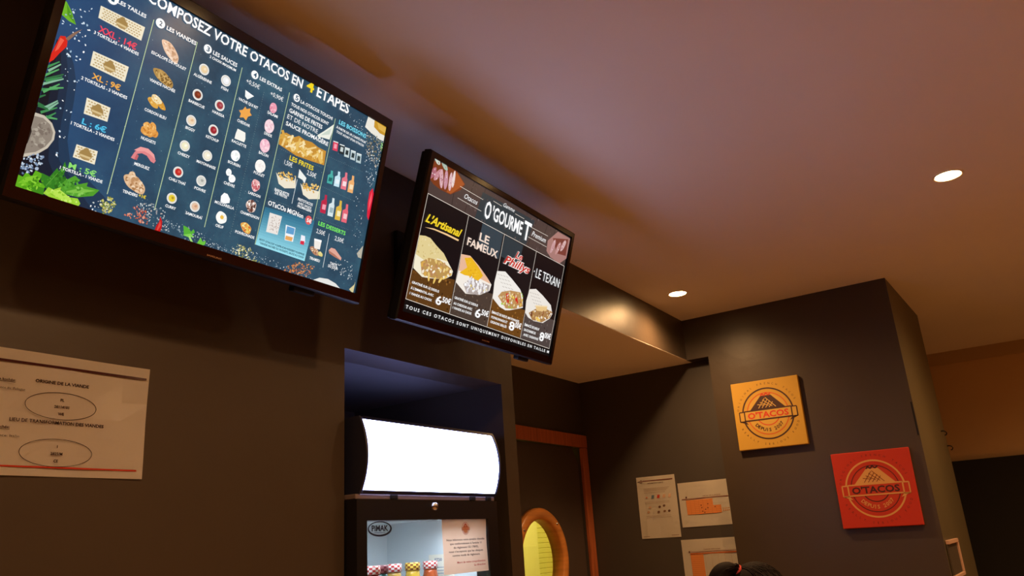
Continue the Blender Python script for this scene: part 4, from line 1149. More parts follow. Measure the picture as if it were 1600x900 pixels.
MENU_GOURMET = [
 ('z', 1),
 ('p', [-4.4, 379.2, 675.1, 371.8, 671.0, 281.0, 7.3, 288.7], '4a3c3a'),
 ('l', 169.3, 376.7, 154.4, 286.3, 1.6, '1c1416'),
 ('l', 221.3, 375.8, 201.8, 285.9, 1.6, '1c1416'),
 ('l', 480.1, 374.6, 456.0, 281.7, 1.6, '1c1416'),
 ('l', 538.6, 373.3, 515.9, 281.2, 1.6, '1c1416'),
 ('l', 583.9, 373.2, 578.4, 280.6, 1.6, '1c1416'),
 ('l', 97.7, 378.1, 100.7, 287.4, 1.6, '1c1416'),
 ('s', [125.7, 374.8, 675.1, 371.8, 677.7, 284.8, 100.7, 287.4], ['5c4e4c', '3a2e30', '6a5a56'], 90, 1, 4),
 ('p', [211.3, 361.9, 469.7, 363.7, 444.7, 274.8, 199.2, 285.1], '2e3a40'),
 ('p', [7.3, 288.7, 172.3, 285.2, 174.0, 29.9, 6.4, 30.4], '0c0c12'),
 ('p', [172.3, 285.2, 337.9, 284.7, 338.8, 28.9, 174.0, 29.9], '0e1016'),
 ('p', [337.9, 284.7, 504.9, 282.0, 505.0, 27.5, 338.8, 28.9], '0e1016'),
 ('p', [504.9, 282.0, 669.6, 280.6, 667.9, 23.5, 505.0, 27.5], '0b0b12'),
 ('z', 2),
 ('p', [6.1, 101.2, 169.2, 115.4, 174.0, 29.9, 6.4, 30.4], '5c3a18'),
 ('p', [174.2, 112.4, 339.8, 117.0, 338.8, 28.9, 174.0, 29.9], '4a3c34'),
 ('p', [338.0, 104.2, 503.5, 107.3, 505.0, 27.5, 338.8, 28.9], '6c441a'),
 ('p', [506.3, 104.1, 675.6, 111.6, 667.9, 23.5, 505.0, 27.5], '4c4240'),
 ('p', [235.7, 287.7, 332.8, 286.9, 332.5, 213.0, 231.7, 220.6], '33424c'),
 ('p', [343.6, 282.8, 436.2, 279.9, 429.5, 220.4, 338.3, 223.6], '2a3840'),
 ('z', 3),
 ('s', [8.5, 97.1, 170.5, 111.5, 172.0, 32.8, 10.2, 32.8], ['7a4c1c', '3c2410', '8c5c28'], 70, 1, 4),
 ('s', [176.9, 108.1, 338.6, 111.4, 337.1, 33.8, 174.5, 33.3], ['5e4e42', '33281f', '6c5a4a'], 60, 1, 4),
 ('s', [339.6, 99.3, 503.7, 101.7, 503.8, 31.0, 340.5, 32.7], ['8a5a22', '4a2c10', 'a06c30'], 60, 1, 4),
 ('s', [508.1, 98.9, 673.9, 105.3, 666.7, 27.2, 507.0, 31.6], ['605450', '352c2a', '70625c'], 55, 1, 4),
 ('p', [-4.5, 326.2, -3.4, 368.3, 27.1, 373.4, 93.0, 376.4, 134.5, 355.9, 121.9, 336.3, 87.3, 312.7, 46.7, 312.0, 20.6, 315.8], '7c3a1c'),
 ('p', [71.4, 313.9, 94.0, 373.4, 132.1, 355.0, 89.2, 315.0], 'a85426'),
 ('p', [554.1, 328.8, 600.3, 370.1, 675.8, 370.0, 674.1, 306.2, 639.5, 280.9, 584.0, 286.0, 557.3, 298.4], 'a87a74'),
 ('p', [578.9, 343.9, 665.4, 364.9, 667.8, 312.6, 615.0, 306.3], '7a3c34'),
 ('z', 5),
 ('b', 10.2, 341.1, 7.9, 17.4, -25, 'b06a78', ['e8d0d4', '9c5868', 'b87884'], 9, 0.2),
 ('b', 27.0, 342.4, 7.2, 19.1, -28, 'c88a94', ['e8d0d4', '9c5868', 'b87884'], 9, 0.2),
 ('b', 43.3, 338.5, 7.2, 22.4, 15, 'd8a8b0', ['e8d0d4', '9c5868', 'b87884'], 9, 0.2),
 ('b', 60.1, 341.2, 7.3, 24.2, 8, 'c890a0', ['e8d0d4', '9c5868', 'b87884'], 9, 0.2),
 ('b', 77.7, 342.5, 6.5, 22.7, 6, 'e0b8bc', ['e8d0d4', '9c5868', 'b87884'], 9, 0.2),
 ('b', 87.5, 352.7, 5.2, 21.2, 5, 'ecd8d4', ['e8d0d4', '9c5868', 'b87884'], 9, 0.2),
 ('b', 16.8, 374.4, 12.7, 6.4, -25, 'c8d8c8', ['e8d0d4', '9c5868', 'b87884'], 9, 0.2),
 ('b', 45.2, 372.0, 14.5, 6.4, -30, 'a8c0b0', ['e8d0d4', '9c5868', 'b87884'], 9, 0.2),
 ('b', 587.1, 320.5, 7.8, 23.4, -20, 'c89a9c', ['e8d0d4', '9c5868', 'b87884'], 9, 0.2),
 ('b', 616.9, 322.9, 7.9, 23.6, -25, 'c08c88', ['e8d0d4', '9c5868', 'b87884'], 9, 0.2),
 ('b', 642.9, 338.2, 8.0, 21.9, -30, 'd0aaa8', ['e8d0d4', '9c5868', 'b87884'], 9, 0.2),
 ('z', 6),
 ('l', 7.3, 288.7, 669.6, 280.6, 1.2, 'f2e6d8'),
 ('l', 7.3, 288.7, 6.4, 30.4, 1.2, 'f2e6d8'),
 ('l', 669.6, 280.6, 667.9, 23.5, 1.2, 'f2e6d8'),
 ('l', 6.4, 30.4, 667.9, 23.5, 1.2, 'f2e6d8'),
 ('l', 172.3, 285.2, 174.0, 29.9, 1.2, 'f2e6d8'),
 ('l', 337.9, 284.7, 338.8, 28.9, 1.2, 'f2e6d8'),
 ('l', 504.9, 282.0, 505.0, 27.5, 1.2, 'f2e6d8'),
 ('l', 116.6, 344.5, 217.5, 343.0, 1, 'f2e6d8'),
 ('l', 115.8, 314.0, 219.0, 312.1, 1, 'f2e6d8'),
 ('l', 261.2, 354.0, 301.3, 352.9, 1, 'f2e6d8'),
 ('l', 368.3, 352.6, 414.9, 352.4, 1, 'f2e6d8'),
 ('l', 449.7, 340.4, 549.8, 341.3, 1, 'f2e6d8'),
 ('l', 449.7, 310.2, 553.6, 309.1, 1, 'f2e6d8'),
 ('t', 'Otacos', 140.0, 321.2, 56.2, 14.1, 'ffffff', 0, 0.35),
 ('t', 'O', 231.5, 300.4, 28.0, 48.0, 'ffffff', 1, 0),
 ('t', "'GOURME", 265.7, 304.7, 148.3, 38.2, 'ffffff', 1, 0),
 ('t', 'T', 420.0, 298.4, 37.0, 53.2, 'ffffff', 1, 0),
 ('t', 'Gamme', 306.9, 354.0, 54.6, 11.5, 'ffffff', 0, 0.35),
 ('t', 'Premium', 464.3, 317.8, 77.5, 15.9, 'ffffff', 0, 0.35),
 ('t', "L'Artisanal", 16.5, 222.6, 142.0, 21.0, 'f4d22c', 2, 0.4),
 ('p', [20.6, 208.7, 52.6, 215.1, 102.5, 217.0, 152.8, 216.0, 151.6, 211.4, 103.9, 212.5, 58.5, 212.1], 'f2c890'),
 ('t', 'LE', 231.8, 238.1, 43.8, 21.2, 'f4dccc', 1, 0),
 ('t', 'FAMEUX', 186.4, 212.7, 137.0, 20.8, 'f4dccc', 1, 0),
 ('t', 'Le', 403.9, 237.0, 37.0, 19.9, 'fbeee8', 4, 0.35),
 ('t', 'Phillys', 355.8, 210.0, 134.5, 23.0, 'fbeee8', 4, 0.35),
 ('t', 'LE TEXAN', 522.5, 209.6, 134.4, 28.2, 'ffffff', 0, 0),
 ('e', 512.2, 224.6, 1.9, 2.3, 0, 'ffffff'),
 ('e', 658.2, 225.5, 2.0, 2.4, 0, 'ffffff'),
 ('t', 'GRATINÉ SUR LE DESSUS', 14.9, 70.2, 102.0, 5.9, 'ffffff', 1, 0),
 ('t', "À L'EMMENTAL AVEC", 14.6, 56.5, 85.5, 5.9, 'ffffff', 1, 0),
 ('t', '1 VIANDE AU CHOIX', 14.8, 43.6, 82.2, 5.9, 'ffffff', 1, 0),
 ('t', 'GRATINÉ SUR LE DESSUS', 179.9, 69.9, 100.9, 6.3, 'ffffff', 1, 0),
 ('t', 'AU CHEDDAR AVEC', 180.7, 55.6, 79.2, 6.3, 'ffffff', 1, 0),
 ('t', '1 VIANDE AU CHOIX', 180.1, 44.1, 80.8, 6.3, 'ffffff', 1, 0),
 ('t', 'ÉMINCÉ DE BŒUF, MAYONNAISE,', 347.1, 66.8, 136.7, 6.8, 'ffffff', 1, 0),
 ('t', 'POIVRONNADE ET', 348.4, 53.7, 78.5, 6.7, 'ffffff', 1, 0),
 ('t', 'OIGNONS GRILLÉS', 348.5, 40.9, 78.2, 6.7, 'ffffff', 1, 0),
 ('t', 'ÉMINCÉ DE BŒUF', 513.0, 64.4, 79.8, 7.2, 'ffffff', 1, 0),
 ('t', 'SAUCE BARBECUE', 514.3, 50.2, 63.2, 7.2, 'ffffff', 1, 0),
 ('t', 'AVEC OIGNONS', 515.7, 36.2, 81.0, 7.1, 'ffffff', 1, 0),
 ('t', '6', 111.2, 41.7, 22.0, 22.0, 'ffffff', 1, 0),
 ('t', ',50€', 131.0, 50.9, 38.0, 14.3, 'ffffff', 1, 0),
 ('t', '6', 275.3, 42.9, 23.8, 23.5, 'ffffff', 1, 0),
 ('t', ',50€', 298.0, 53.1, 35.9, 15.3, 'ffffff', 1, 0),
 ('t', '8', 437.6, 39.6, 26.9, 25.0, 'ffffff', 1, 0),
 ('t', ',00€', 461.7, 50.5, 35.9, 16.2, 'ffffff', 1, 0),
 ('t', '8', 601.2, 37.9, 24.7, 26.4, 'ffffff', 1, 0),
 ('t', ',00€', 622.9, 49.8, 40.0, 17.2, 'ffffff', 1, 0),
 ('t', 'TOUS CES OTACOS SONT UNIQUEMENT DISPONIBLES EN TAILLE M', 11.1, 9.2, 656.9, 8.4, 'ffffff', 5, 0),
 ('z', 4),
 ('p', [8.5, 185.2, 29.0, 189.7, 47.9, 189.7, 76.9, 177.7, 107.0, 167.6, 131.8, 149.7, 154.7, 134.1, 153.7, 122.3, 126.7, 105.9, 73.1, 96.4, 46.6, 92.9, 10.4, 106.0, 8.4, 134.4, 9.4, 161.3], 'f2ead0'),
 ('p', [8.5, 185.2, 29.0, 189.7, 47.9, 189.7, 76.9, 177.7, 107.0, 167.6, 128.5, 152.1, 88.4, 149.6, 39.6, 133.4, 9.2, 139.3], 'e2cf94'),
 ('p', [173.9, 184.2, 210.7, 189.6, 252.6, 174.5, 299.5, 153.2, 323.2, 139.7, 319.9, 122.2, 282.2, 102.2, 221.9, 91.9, 174.7, 110.9, 176.3, 151.8], 'f4ece2'),
 ('p', [173.9, 184.2, 210.7, 189.6, 252.6, 174.5, 299.5, 153.2, 319.9, 140.6, 283.5, 142.4, 222.1, 146.1, 176.9, 141.4], 'e8b898'),
 ('p', [337.0, 181.0, 373.8, 188.9, 411.2, 177.1, 459.3, 159.1, 479.1, 143.7, 489.9, 111.9, 459.7, 101.8, 429.2, 91.7, 407.8, 87.2, 378.5, 90.7, 340.3, 106.5, 334.3, 149.4], 'f0ece6'),
 ('p', [507.3, 170.3, 539.1, 178.4, 580.3, 168.3, 633.9, 150.4, 651.1, 126.5, 641.3, 110.7, 607.3, 90.3, 557.8, 86.7, 524.6, 91.0, 506.1, 101.5, 500.5, 135.2], 'ece6de'),
 ('z', 5),
 ('s', [8.7, 178.3, 42.6, 185.0, 98.6, 165.3, 37.7, 139.2, 12.7, 143.4], ['d2bb78', 'ecdcae', 'c8ae6c'], 36, 1, 3),
 ('p', [189.5, 178.3, 217.3, 186.6, 254.2, 169.7, 279.8, 153.6, 260.4, 133.3, 229.9, 139.5, 203.1, 136.3, 180.9, 137.4, 207.2, 157.6], 'eeb824'),
 ('p', [222.6, 144.5, 245.6, 143.4, 242.3, 118.7, 226.2, 125.0], 'e8b020'),
 ('s', [195.5, 176.5, 215.5, 183.6, 263.7, 158.3, 250.3, 137.7, 213.9, 145.7], ['f8d050', 'd89818', 'f4c038'], 34, 1, 2.6),
 ('l', 340.4, 174.0, 350.7, 173.2, 0.9, '8a8078'),
 ('l', 354.0, 175.2, 364.4, 174.4, 0.9, '8a8078'),
 ('l', 367.7, 176.3, 378.3, 175.5, 0.9, '8a8078'),
 ('l', 381.6, 177.5, 392.2, 176.7, 0.9, '8a8078'),
 ('l', 351.1, 165.2, 361.5, 164.4, 0.9, '8a8078'),
 ('l', 364.8, 166.3, 375.3, 165.5, 0.9, '8a8078'),
 ('l', 378.6, 167.5, 389.2, 166.6, 0.9, '8a8078'),
 ('l', 392.6, 168.6, 403.3, 167.8, 0.9, '8a8078'),
 ('l', 361.8, 156.4, 372.3, 155.5, 0.9, '8a8078'),
 ('l', 375.6, 157.5, 386.2, 156.6, 0.9, '8a8078'),
 ('l', 389.6, 158.5, 400.2, 157.6, 0.9, '8a8078'),
 ('l', 403.6, 159.6, 414.4, 158.7, 0.9, '8a8078'),
 ('l', 372.6, 147.5, 383.2, 146.5, 0.9, '8a8078'),
 ('l', 386.5, 148.5, 397.2, 147.6, 0.9, '8a8078'),
 ('l', 400.6, 149.5, 411.4, 148.6, 0.9, '8a8078'),
 ('l', 414.8, 150.6, 425.7, 149.7, 0.9, '8a8078'),
 ('l', 383.5, 138.5, 394.2, 137.5, 0.9, '8a8078'),
 ('l', 397.5, 139.5, 408.3, 138.5, 0.9, '8a8078'),
 ('l', 411.7, 140.5, 422.6, 139.5, 0.9, '8a8078'),
 ('l', 426.0, 141.5, 437.0, 140.5, 0.9, '8a8078'),
 ('l', 394.5, 129.5, 405.2, 128.5, 0.9, '8a8078'),
 ('l', 408.6, 130.4, 419.4, 129.4, 0.9, '8a8078'),
 ('l', 422.9, 131.4, 433.8, 130.3, 0.9, '8a8078'),
 ('l', 437.3, 132.3, 448.4, 131.3, 0.9, '8a8078'),
 ('l', 510.0, 162.4, 519.8, 161.2, 0.9, '8a8078'),
 ('l', 522.8, 163.2, 532.8, 162.0, 0.9, '8a8078'),
 ('l', 535.8, 164.0, 545.9, 162.9, 0.9, '8a8078'),
 ('l', 549.0, 164.9, 559.1, 163.7, 0.9, '8a8078'),
 ('l', 519.0, 154.1, 528.9, 152.9, 0.9, '8a8078'),
 ('l', 532.0, 154.9, 542.0, 153.7, 0.9, '8a8078'),
 ('l', 545.0, 155.7, 555.1, 154.5, 0.9, '8a8078'),
 ('l', 558.2, 156.5, 568.4, 155.3, 0.9, '8a8078'),
 ('l', 528.1, 145.8, 538.1, 144.6, 0.9, '8a8078'),
 ('l', 541.2, 146.6, 551.2, 145.3, 0.9, '8a8078'),
 ('l', 554.3, 147.3, 564.5, 146.1, 0.9, '8a8078'),
 ('l', 567.6, 148.1, 577.8, 146.9, 0.9, '8a8078'),
 ('l', 537.3, 137.5, 547.3, 136.2, 0.9, '8a8078'),
 ('l', 550.4, 138.2, 560.5, 136.9, 0.9, '8a8078'),
 ('l', 563.6, 138.9, 573.8, 137.7, 0.9, '8a8078'),
 ('l', 577.0, 139.7, 587.3, 138.4, 0.9, '8a8078'),
 ('l', 546.5, 129.1, 556.6, 127.8, 0.9, '8a8078'),
 ('l', 559.7, 129.8, 569.9, 128.5, 0.9, '8a8078'),
 ('l', 573.0, 130.5, 583.3, 129.2, 0.9, '8a8078'),
 ('l', 586.4, 131.2, 596.8, 129.8, 0.9, '8a8078'),
 ('l', 555.7, 120.7, 565.9, 119.3, 0.9, '8a8078'),
 ('l', 569.0, 121.3, 579.3, 120.0, 0.9, '8a8078'),
 ('l', 582.4, 122.0, 592.7, 120.6, 0.9, '8a8078'),
 ('l', 595.9, 122.6, 606.4, 121.3, 0.9, '8a8078'),
 ('z', 6),
 ('p', [29.9, 126.1, 56.0, 142.5, 99.1, 147.6, 145.9, 138.5, 151.3, 121.7, 118.2, 103.8, 79.6, 99.1, 43.0, 99.6], 'bc9454'),
 ('s', [31.7, 128.1, 56.5, 141.0, 99.6, 146.1, 143.5, 137.9, 148.4, 122.7, 117.2, 106.8, 78.6, 102.1, 44.3, 103.1], ['e8c878', 'd8a850', 'f4e8d0', 'c89a68', 'fff6e4', 'b8865a', 'efd490'], 56, 3.24, 6.5),
 ('b', 70.5, 96.9, 3.4, 9.3, 15, 'ecc668', ['d8a848', 'f8e0a0'], 5, 0.15),
 ('b', 93.0, 96.0, 3.5, 9.4, -15, 'ecc668', ['d8a848', 'f8e0a0'], 5, 0.15),
 ('b', 114.0, 101.1, 3.5, 9.5, -35, 'ecc668', ['d8a848', 'f8e0a0'], 5, 0.15),
 ('b', 128.6, 111.2, 3.5, 9.6, -55, 'ecc668', ['d8a848', 'f8e0a0'], 5, 0.15),
 ('b', 143.0, 123.0, 3.5, 9.7, -70, 'ecc668', ['d8a848', 'f8e0a0'], 5, 0.15),
 ('p', [205.1, 113.2, 230.9, 136.4, 271.1, 135.9, 315.4, 136.0, 315.2, 118.4, 271.4, 99.7, 225.0, 94.3], 'b4a8a4'),
 ('s', [207.1, 115.4, 230.9, 136.4, 271.1, 135.9, 312.6, 135.4, 311.9, 119.4, 270.3, 102.9, 224.0, 97.4], ['ffffff', 'f0eef0', 'dcd8dc', 'f8f4ee', 'e8e4e8'], 49, 3.5100000000000002, 6.5),
 ('s', [233.0, 130.1, 249.7, 130.7, 252.8, 104.0, 234.9, 106.7], ['e8c038', 'f0d050', 'c8b83a'], 5, 2.7, 4.16),
 ('s', [291.0, 119.8, 310.8, 122.7, 307.9, 113.3, 290.9, 111.1], ['d8c048'], 2, 2.7, 3.9000000000000004),
 ('p', [361.5, 116.6, 375.0, 132.2, 415.4, 145.2, 463.2, 150.7, 488.7, 115.4, 450.4, 99.8, 407.3, 92.5], 'bc905a'),
 ('s', [366.7, 119.6, 416.0, 143.5, 463.8, 149.0, 485.0, 116.5, 449.2, 103.3, 400.3, 94.6], ['f4f0ea', 'e8d8b8', 'c89058', 'f0dca0', 'd8c8b0', 'a86a3c'], 42, 2.7, 5.2),
 ('p', [395.6, 132.4, 409.3, 134.6, 417.2, 111.0, 405.8, 106.7], 'cc2a20'),
 ('p', [437.7, 137.5, 449.6, 136.5, 462.2, 118.9, 451.9, 114.9], 'd0281e'),
 ('s', [409.8, 133.0, 438.3, 135.8, 448.3, 115.9, 420.8, 109.9], ['f0d048', 'e8c040', 'f8e890'], 9, 2.16, 3.9000000000000004),
 ('s', [381.0, 104.9, 398.7, 108.7, 401.5, 100.3, 386.8, 97.1], ['9cc832'], 3, 2.7, 3.9000000000000004),
 ('s', [458.9, 153.4, 477.5, 148.4, 477.9, 137.3, 462.4, 143.1], ['a4cc3a'], 3, 2.16, 3.9000000000000004),
 ('s', [417.6, 100.2, 441.9, 105.4, 441.7, 96.2, 423.5, 92.3], ['98c438'], 3, 2.43, 3.9000000000000004),
 ('b', 477.3, 124.1, 3.7, 12.8, -15, 'e8c058', ['f8dc90'], 4, 0.1),
 ('p', [523.7, 104.0, 552.9, 121.5, 599.1, 135.2, 649.2, 132.0, 640.7, 112.5, 599.8, 90.8, 546.7, 87.9], 'aa8050'),
 ('s', [526.3, 106.4, 553.6, 119.7, 599.8, 133.4, 645.6, 131.2, 636.5, 113.7, 598.5, 94.4, 548.8, 92.1], ['f4ece0', 'd8b070', '8a5a34', 'e8cc98', 'fff8f0', 'b07c4c'], 42, 2.43, 4.9399999999999995),
 ('z', 9),
 ('p', [549.3, 132.2, 614.6, 144.3, 614.4, 128.7, 592.6, 122.2, 561.2, 118.5], 'e8c488'),
 ('p', [549.3, 132.2, 614.6, 144.3, 614.4, 140.4, 551.8, 128.9], 'f2dab0'),
 ('b', 538.0, 103.2, 4.5, 7.5, 10, '6c3c24', ['8c5434'], 4, 0.2),
 ('b', 597.9, 117.4, 3.8, 9.5, -10, '94603a', ['b88050'], 4, 0.2),
 ('b', 576.2, 95.7, 15.1, 4.9, -10, 'ecc868', ['d8a848'], 5, 0.2),
]
MENU_GOURMET_TOP = [
 ('t', 'Le', 403.9, 237.0, 37.0, 19.9, 'c8342c', 1, 0.35),
 ('t', 'Phillys', 355.8, 210.0, 134.5, 23.0, 'c8342c', 1, 0.35),
]
BRAND_A = [0.8144, 0.0066, 0.8451, 0.0078]
BRAND_B = [1.6601, 0.0119, 1.6937, 0.0091]

S1 = screen_mat('blue_slate_screen', '1c3448', '2c4e64', '3c6678', '1e4676')
S2 = screen_mat('black_menu_screen', '08080a', '0a0a0d', '0e0d10')
screen('large menu screen at left, slate blue with five numbered order steps', .472, 2.1194, 1.144, .254, .732, .428,
       .4885, .021, .700, .3855, MENU_STEPS, S1, None, (BRAND_A[0], BRAND_A[1], BRAND_A[2], 3.2), .80)
screen('black menu screen at right, four wrapped tacos under white lettering', 1.322, 2.1102, 1.144, .298, .710, .414,
       1.338, .0225, .678, .3755, MENU_GOURMET, S2, MENU_GOURMET_TOP, (BRAND_B[0], BRAND_B[1], BRAND_B[2], 3.0), .80)

# ------------------------------------------------------------------ emblem used on canvases, papers and the fridge notice
def emblem(p, cx, cy, S, dark, warm, pale, band, full=True, outer=None):
    """round badge: wrapped taco peak over a name band"""
    R = .37 * S
    k = lambda v: v * S
    p.ring(cx, cy, R - k(.011), R + k(.011), dark, n=72)
    p.ring(cx, cy, k(.300), k(.310), warm, n=64)
    if full:
        p.arc_text('ORIGINAL FRENCH TACOS', cx, cy, k(.445), 168, 22, k(.03), outer or dark, 0)
        p.arc_text('REALLY SERIOUS FOOD', cx, cy, k(.445), 206, 338, k(.03), outer or dark, 0, inward=True)
    p.ell(cx, cy, k(.288), k(.288), band, 0, 40, 0)
    p.ring(cx, cy, k(.165), k(.178), warm, n=40, dl=1)
    # peak
    p.poly([(cx - k(.27), cy + k(.05)), (cx + k(.28), cy + k(.05)), (cx + k(.075), cy + k(.265)), (cx - k(.075), cy + k(.265))], dark, 2)
    for i in range(4):
        o = k(.052) * i
        p.line(cx - k(.125) + o, cy + k(.085), cx - k(.02) + o * .72, cy + k(.225) - o * .42, k(.010), pale, 3)
        p.line(cx + k(.13) - o, cy + k(.085) + o * .25, cx - k(.01) - o * .8, cy + k(.235) - o * .6, k(.010), pale, 3)
    for i, (a, b) in enumerate([((-.075, .262), (-.045, .295)), ((-.045, .295), (-.02, .262)), ((-.02, .262), (.01, .3)), ((.01, .3), (.04, .265)), ((.04, .265), (.075, .29))]):
        p.line(cx + k(a[0]), cy + k(a[1]), cx + k(b[0]), cy + k(b[1]), k(.018), warm, 3)
    # band with folded ends
    for sg in (-1, 1):
        xa, xb = cx + sg * k(.345), cx + sg * k(.42)
        p.rect(min(xa, xb), cy - k(.085), max(xa, xb), cy + k(.055), band, 3)
        p.frame(min(xa, xb), cy - k(.085), max(xa, xb), cy + k(.055), k(.016), dark, 4)
        p.poly([(xb, cy - k(.085)), (xa, cy - k(.085)), (cx + sg * k(.30), cy - k(.135)), (cx + sg * k(.33), cy - k(.125))], dark, 4)
    p.rect(cx - k(.345), cy - k(.08), cx + k(.345), cy + k(.06), band, 5)
    p.frame(cx - k(.345), cy - k(.08), cx + k(.345), cy + k(.06), k(.018), dark, 6)
    p.text("O'TACOS", cx - k(.30), cy - k(.055), k(.60), k(.088), warm, 2, 0, 7)
    p.arc_text('DEPUIS 2007', cx, cy, k(.238), 222, 318, k(.05), dark, 1, 4, inward=True)

def canvas(label, y, z, S, rot, m, dark, warm, pale, band, outer=None):
    """square box canvas hung on the wall at x = XB, facing -x; y right edge falls towards -y"""
    th = .024
    M = Matrix.Translation((XB - th, y, z)) @ Matrix(((0, 0, -1, 0), (-1, 0, 0, 0), (0, 1, 0, 0), (0, 0, 0, 1))) @ Matrix.Rotation(rot, 4, 'Z')
    t = thing('logo_canvas', label, 'wall sign', M=M, group='square logo canvases')
    bm = bmesh.new()
    add_box(bm, -S / 2, -S / 2, -th + .001, S / 2, S / 2, 0, .003)
    from_bm('stretched_canvas', bm, m, t)
    p = Print()
    emblem(p, 0, 0, S * 1000, dark, warm, pale, band, True, outer)
    p.build('logo_print', M_INK, t, origin=(0, 0, .0001))
    return t
canvas("square yellow canvas with O'TACOS emblem, upper of two on the dark wall", .961, 2.104, .3125, -.012, M_CANVAS_Y, '3a1a12', 'c8341c', 'd2ac60', 'c69e40')
canvas("square red canvas with O'TACOS emblem, lower right on the dark wall", .570, 1.731, .3120, -.012, M_CANVAS_R, 'cf9a58', '3c120e', '8a4a20', 'b8300f', '5c140c')

# ------------------------------------------------------------------ paper sheets
def sheet(name, label, cat, M, W, H, draw, material, ink, group=None, th=.0006):
    t = thing(name, label, cat, M=M, group=group)
    bm = bmesh.new()
    n = 6
    vs = [[bm.verts.new((W * i / n, H * j / n, .0012 + .0012 * math.sin(i * 1.3 + j * .9))) for i in range(n + 1)] for j in range(n + 1)]
    fs = [bm.faces.new((vs[j][i], vs[j][i + 1], vs[j + 1][i + 1], vs[j + 1][i])) for j in range(n) for i in range(n)]
    bmesh.ops.solidify(bm, geom=fs, thickness=th)
    from_bm('sheet', bm, material, t, smooth=False)
    p = Print()
    draw(p, W * 1000, H * 1000)
    p.build('printed_text', ink, t, origin=(0, 0, .0026))
    return t

def draw_origin(p, W, H):
    ink = '2a1814'
    p.ell(10, H - 17, 9.5, 9.5, '8a7a72'); p.poly([(2, H - 17), (19, H - 17), (12, H - 10), (8, H - 10)], '3a2a28', 1)
    p.rect(24, H - 22, W - 6, H - 18, '3c1216')
    p.text('ORIGINE DE LA VIANDE', 92, H - 49, 88, 5.4, ink, 1)
    p.text('LIEU DE TRANSFORMATION DES VIANDES', 60, H - 114, 152, 5.4, ink, 1)
    for y, a, b in ((H - 52, 'Viande hachée:', 'Provenance de: Pologne'), (H - 126, 'Viande hachée:', 'Provenance: Italie')):
        p.text(a, 22, y, 40, 4.2, ink, 1); p.text(b, 22, y - 13, 56, 3.8, ink, 0)
        p.line(22, y - 1.6, 62, y - 1.6, .6, ink)
    for cy, ws in ((H - 84, ('PL', '28114101', 'WE')), (H - 160, ('I', '2825/M', 'CE'))):
        for i in range(60):
            a, b = 2 * math.pi * i / 60, 2 * math.pi * (i + 1) / 60
            p.line(138 + 58 * math.cos(a), cy + 22 * math.sin(a), 138 + 58 * math.cos(b), cy + 22 * math.sin(b), .9, ink)
        for k, s in enumerate(ws):
            p.text(s, 138, cy + 8 - k * 11.5, None, 4.6, ink, 1, align='C')
    p.rect(8, 13, W - 12, 15.5, 'b83a28')
A_FACE = Matrix(((1, 0, 0, 0), (0, 0, -1, 0), (0, 1, 0, 0), (0, 0, 0, 1)))       # local z -> -y
C_FACE = Matrix(((0, 0, -1, 0), (-1, 0, 0, 0), (0, 1, 0, 0), (0, 0, 0, 1)))      # local z -> -x
sheet('meat_origin_notice', 'laminated landscape notice about meat origin with two printed ovals on dark wall', 'notice',
      Matrix.Translation((.545, YA - .001, 1.752)) @ A_FACE @ Matrix.Rotation(.004, 4, 'Z'), .2905, .1975, draw_origin, M_PAPER_GLOSS, M_INK_GLOSS, th=.0008)

def draw_allergen(p, W, H):
    p.ell(26, H - 22, 8, 8, '8a7468'); p.rect(34, H - 22, W - 12, H - 18.5, '6a2018'); p.rect(8, H - 23, 20, H - 20, '3a2018')
    p.text('INFORMATION CLIENTS', 60, H - 36, 84, 5, '4a2a20', 1)
    for k, y in enumerate((58, 64, 70, 78)):
        p.rect(36, H - y - 1.2, W - 34 - k * 8, H - y, 'a88a74')
    for x, c in ((44, 'c87a5a'), (72, '5a7080'), (102, 'b83a20'), (132, 'c8a488'), (162, 'cfae90')):
        p.poly([(x, H - 108), (x + 14, H - 108), (x + 18, H - 92), (x + 4, H - 92)] if x > 50 else [(x, H - 104), (x + 8, H - 104), (x + 8, H - 98), (x, H - 98)], c)
    for x, y, c in ((112, 150, '5a3a24'), (136, 146, '6a5040'), (104, 174, '6a4a34'), (136, 172, '7a5a40'), (160, 172, '5a3c28'), (50, 172, 'b89478'), (60, 150, 'c4a084')):
        p.ell(x, H - y, 7, 5.5, c, 15, 12)
    for y in (124, 130, 190, 198):
        p.rect(36, H - y - 1, W - 40, H - y, 'b09078')
    p.rect(10, 9, 44, 10.4, '8a5a44'); p.rect(W - 48, 10, W - 10, 11.4, '8a5a44')
def draw_chart(p, W, H):
    p.rect(14, H - 80, W - 4, H - 77, '7a3018'); p.ell(38, H - 70, 4, 4, '5a2a1c', 0, 10)
    p.text('TABLEAU DES ALLERGENES', 120, H - 72, 90, 5, '8a4a28', 0)
    p.rect(34, H - 152, 168, H - 84, 'd98a4c'); p.rect(168, H - 152, 206, H - 116, 'd98a4c')
    for i in range(8):
        p.rect(34, H - 152 + i * 8.5, 206 if i < 5 else 168, H - 151.2 + i * 8.5, 'b86a34', 1)
    for i in range(9):
        p.rect(34 + i * 21, H - 152, 34.8 + i * 21, H - (84 if i < 7 else 116), 'b86a34', 1)
    for x, y in ((108, 112), (142, 108), (110, 124), (140, 126), (112, 140), (176, 124), (128, 132), (122, 146)):
        p.ell(x, H - y, 3.2, 2.6, '5a2416', 20, 8, 2)
    for x in range(212, 276, 9):
        p.rect(x, H - 146, x + 6, H - 140, 'c08a58'); p.rect(x, H - 136, x + 6, H - 131, 'c89a68')
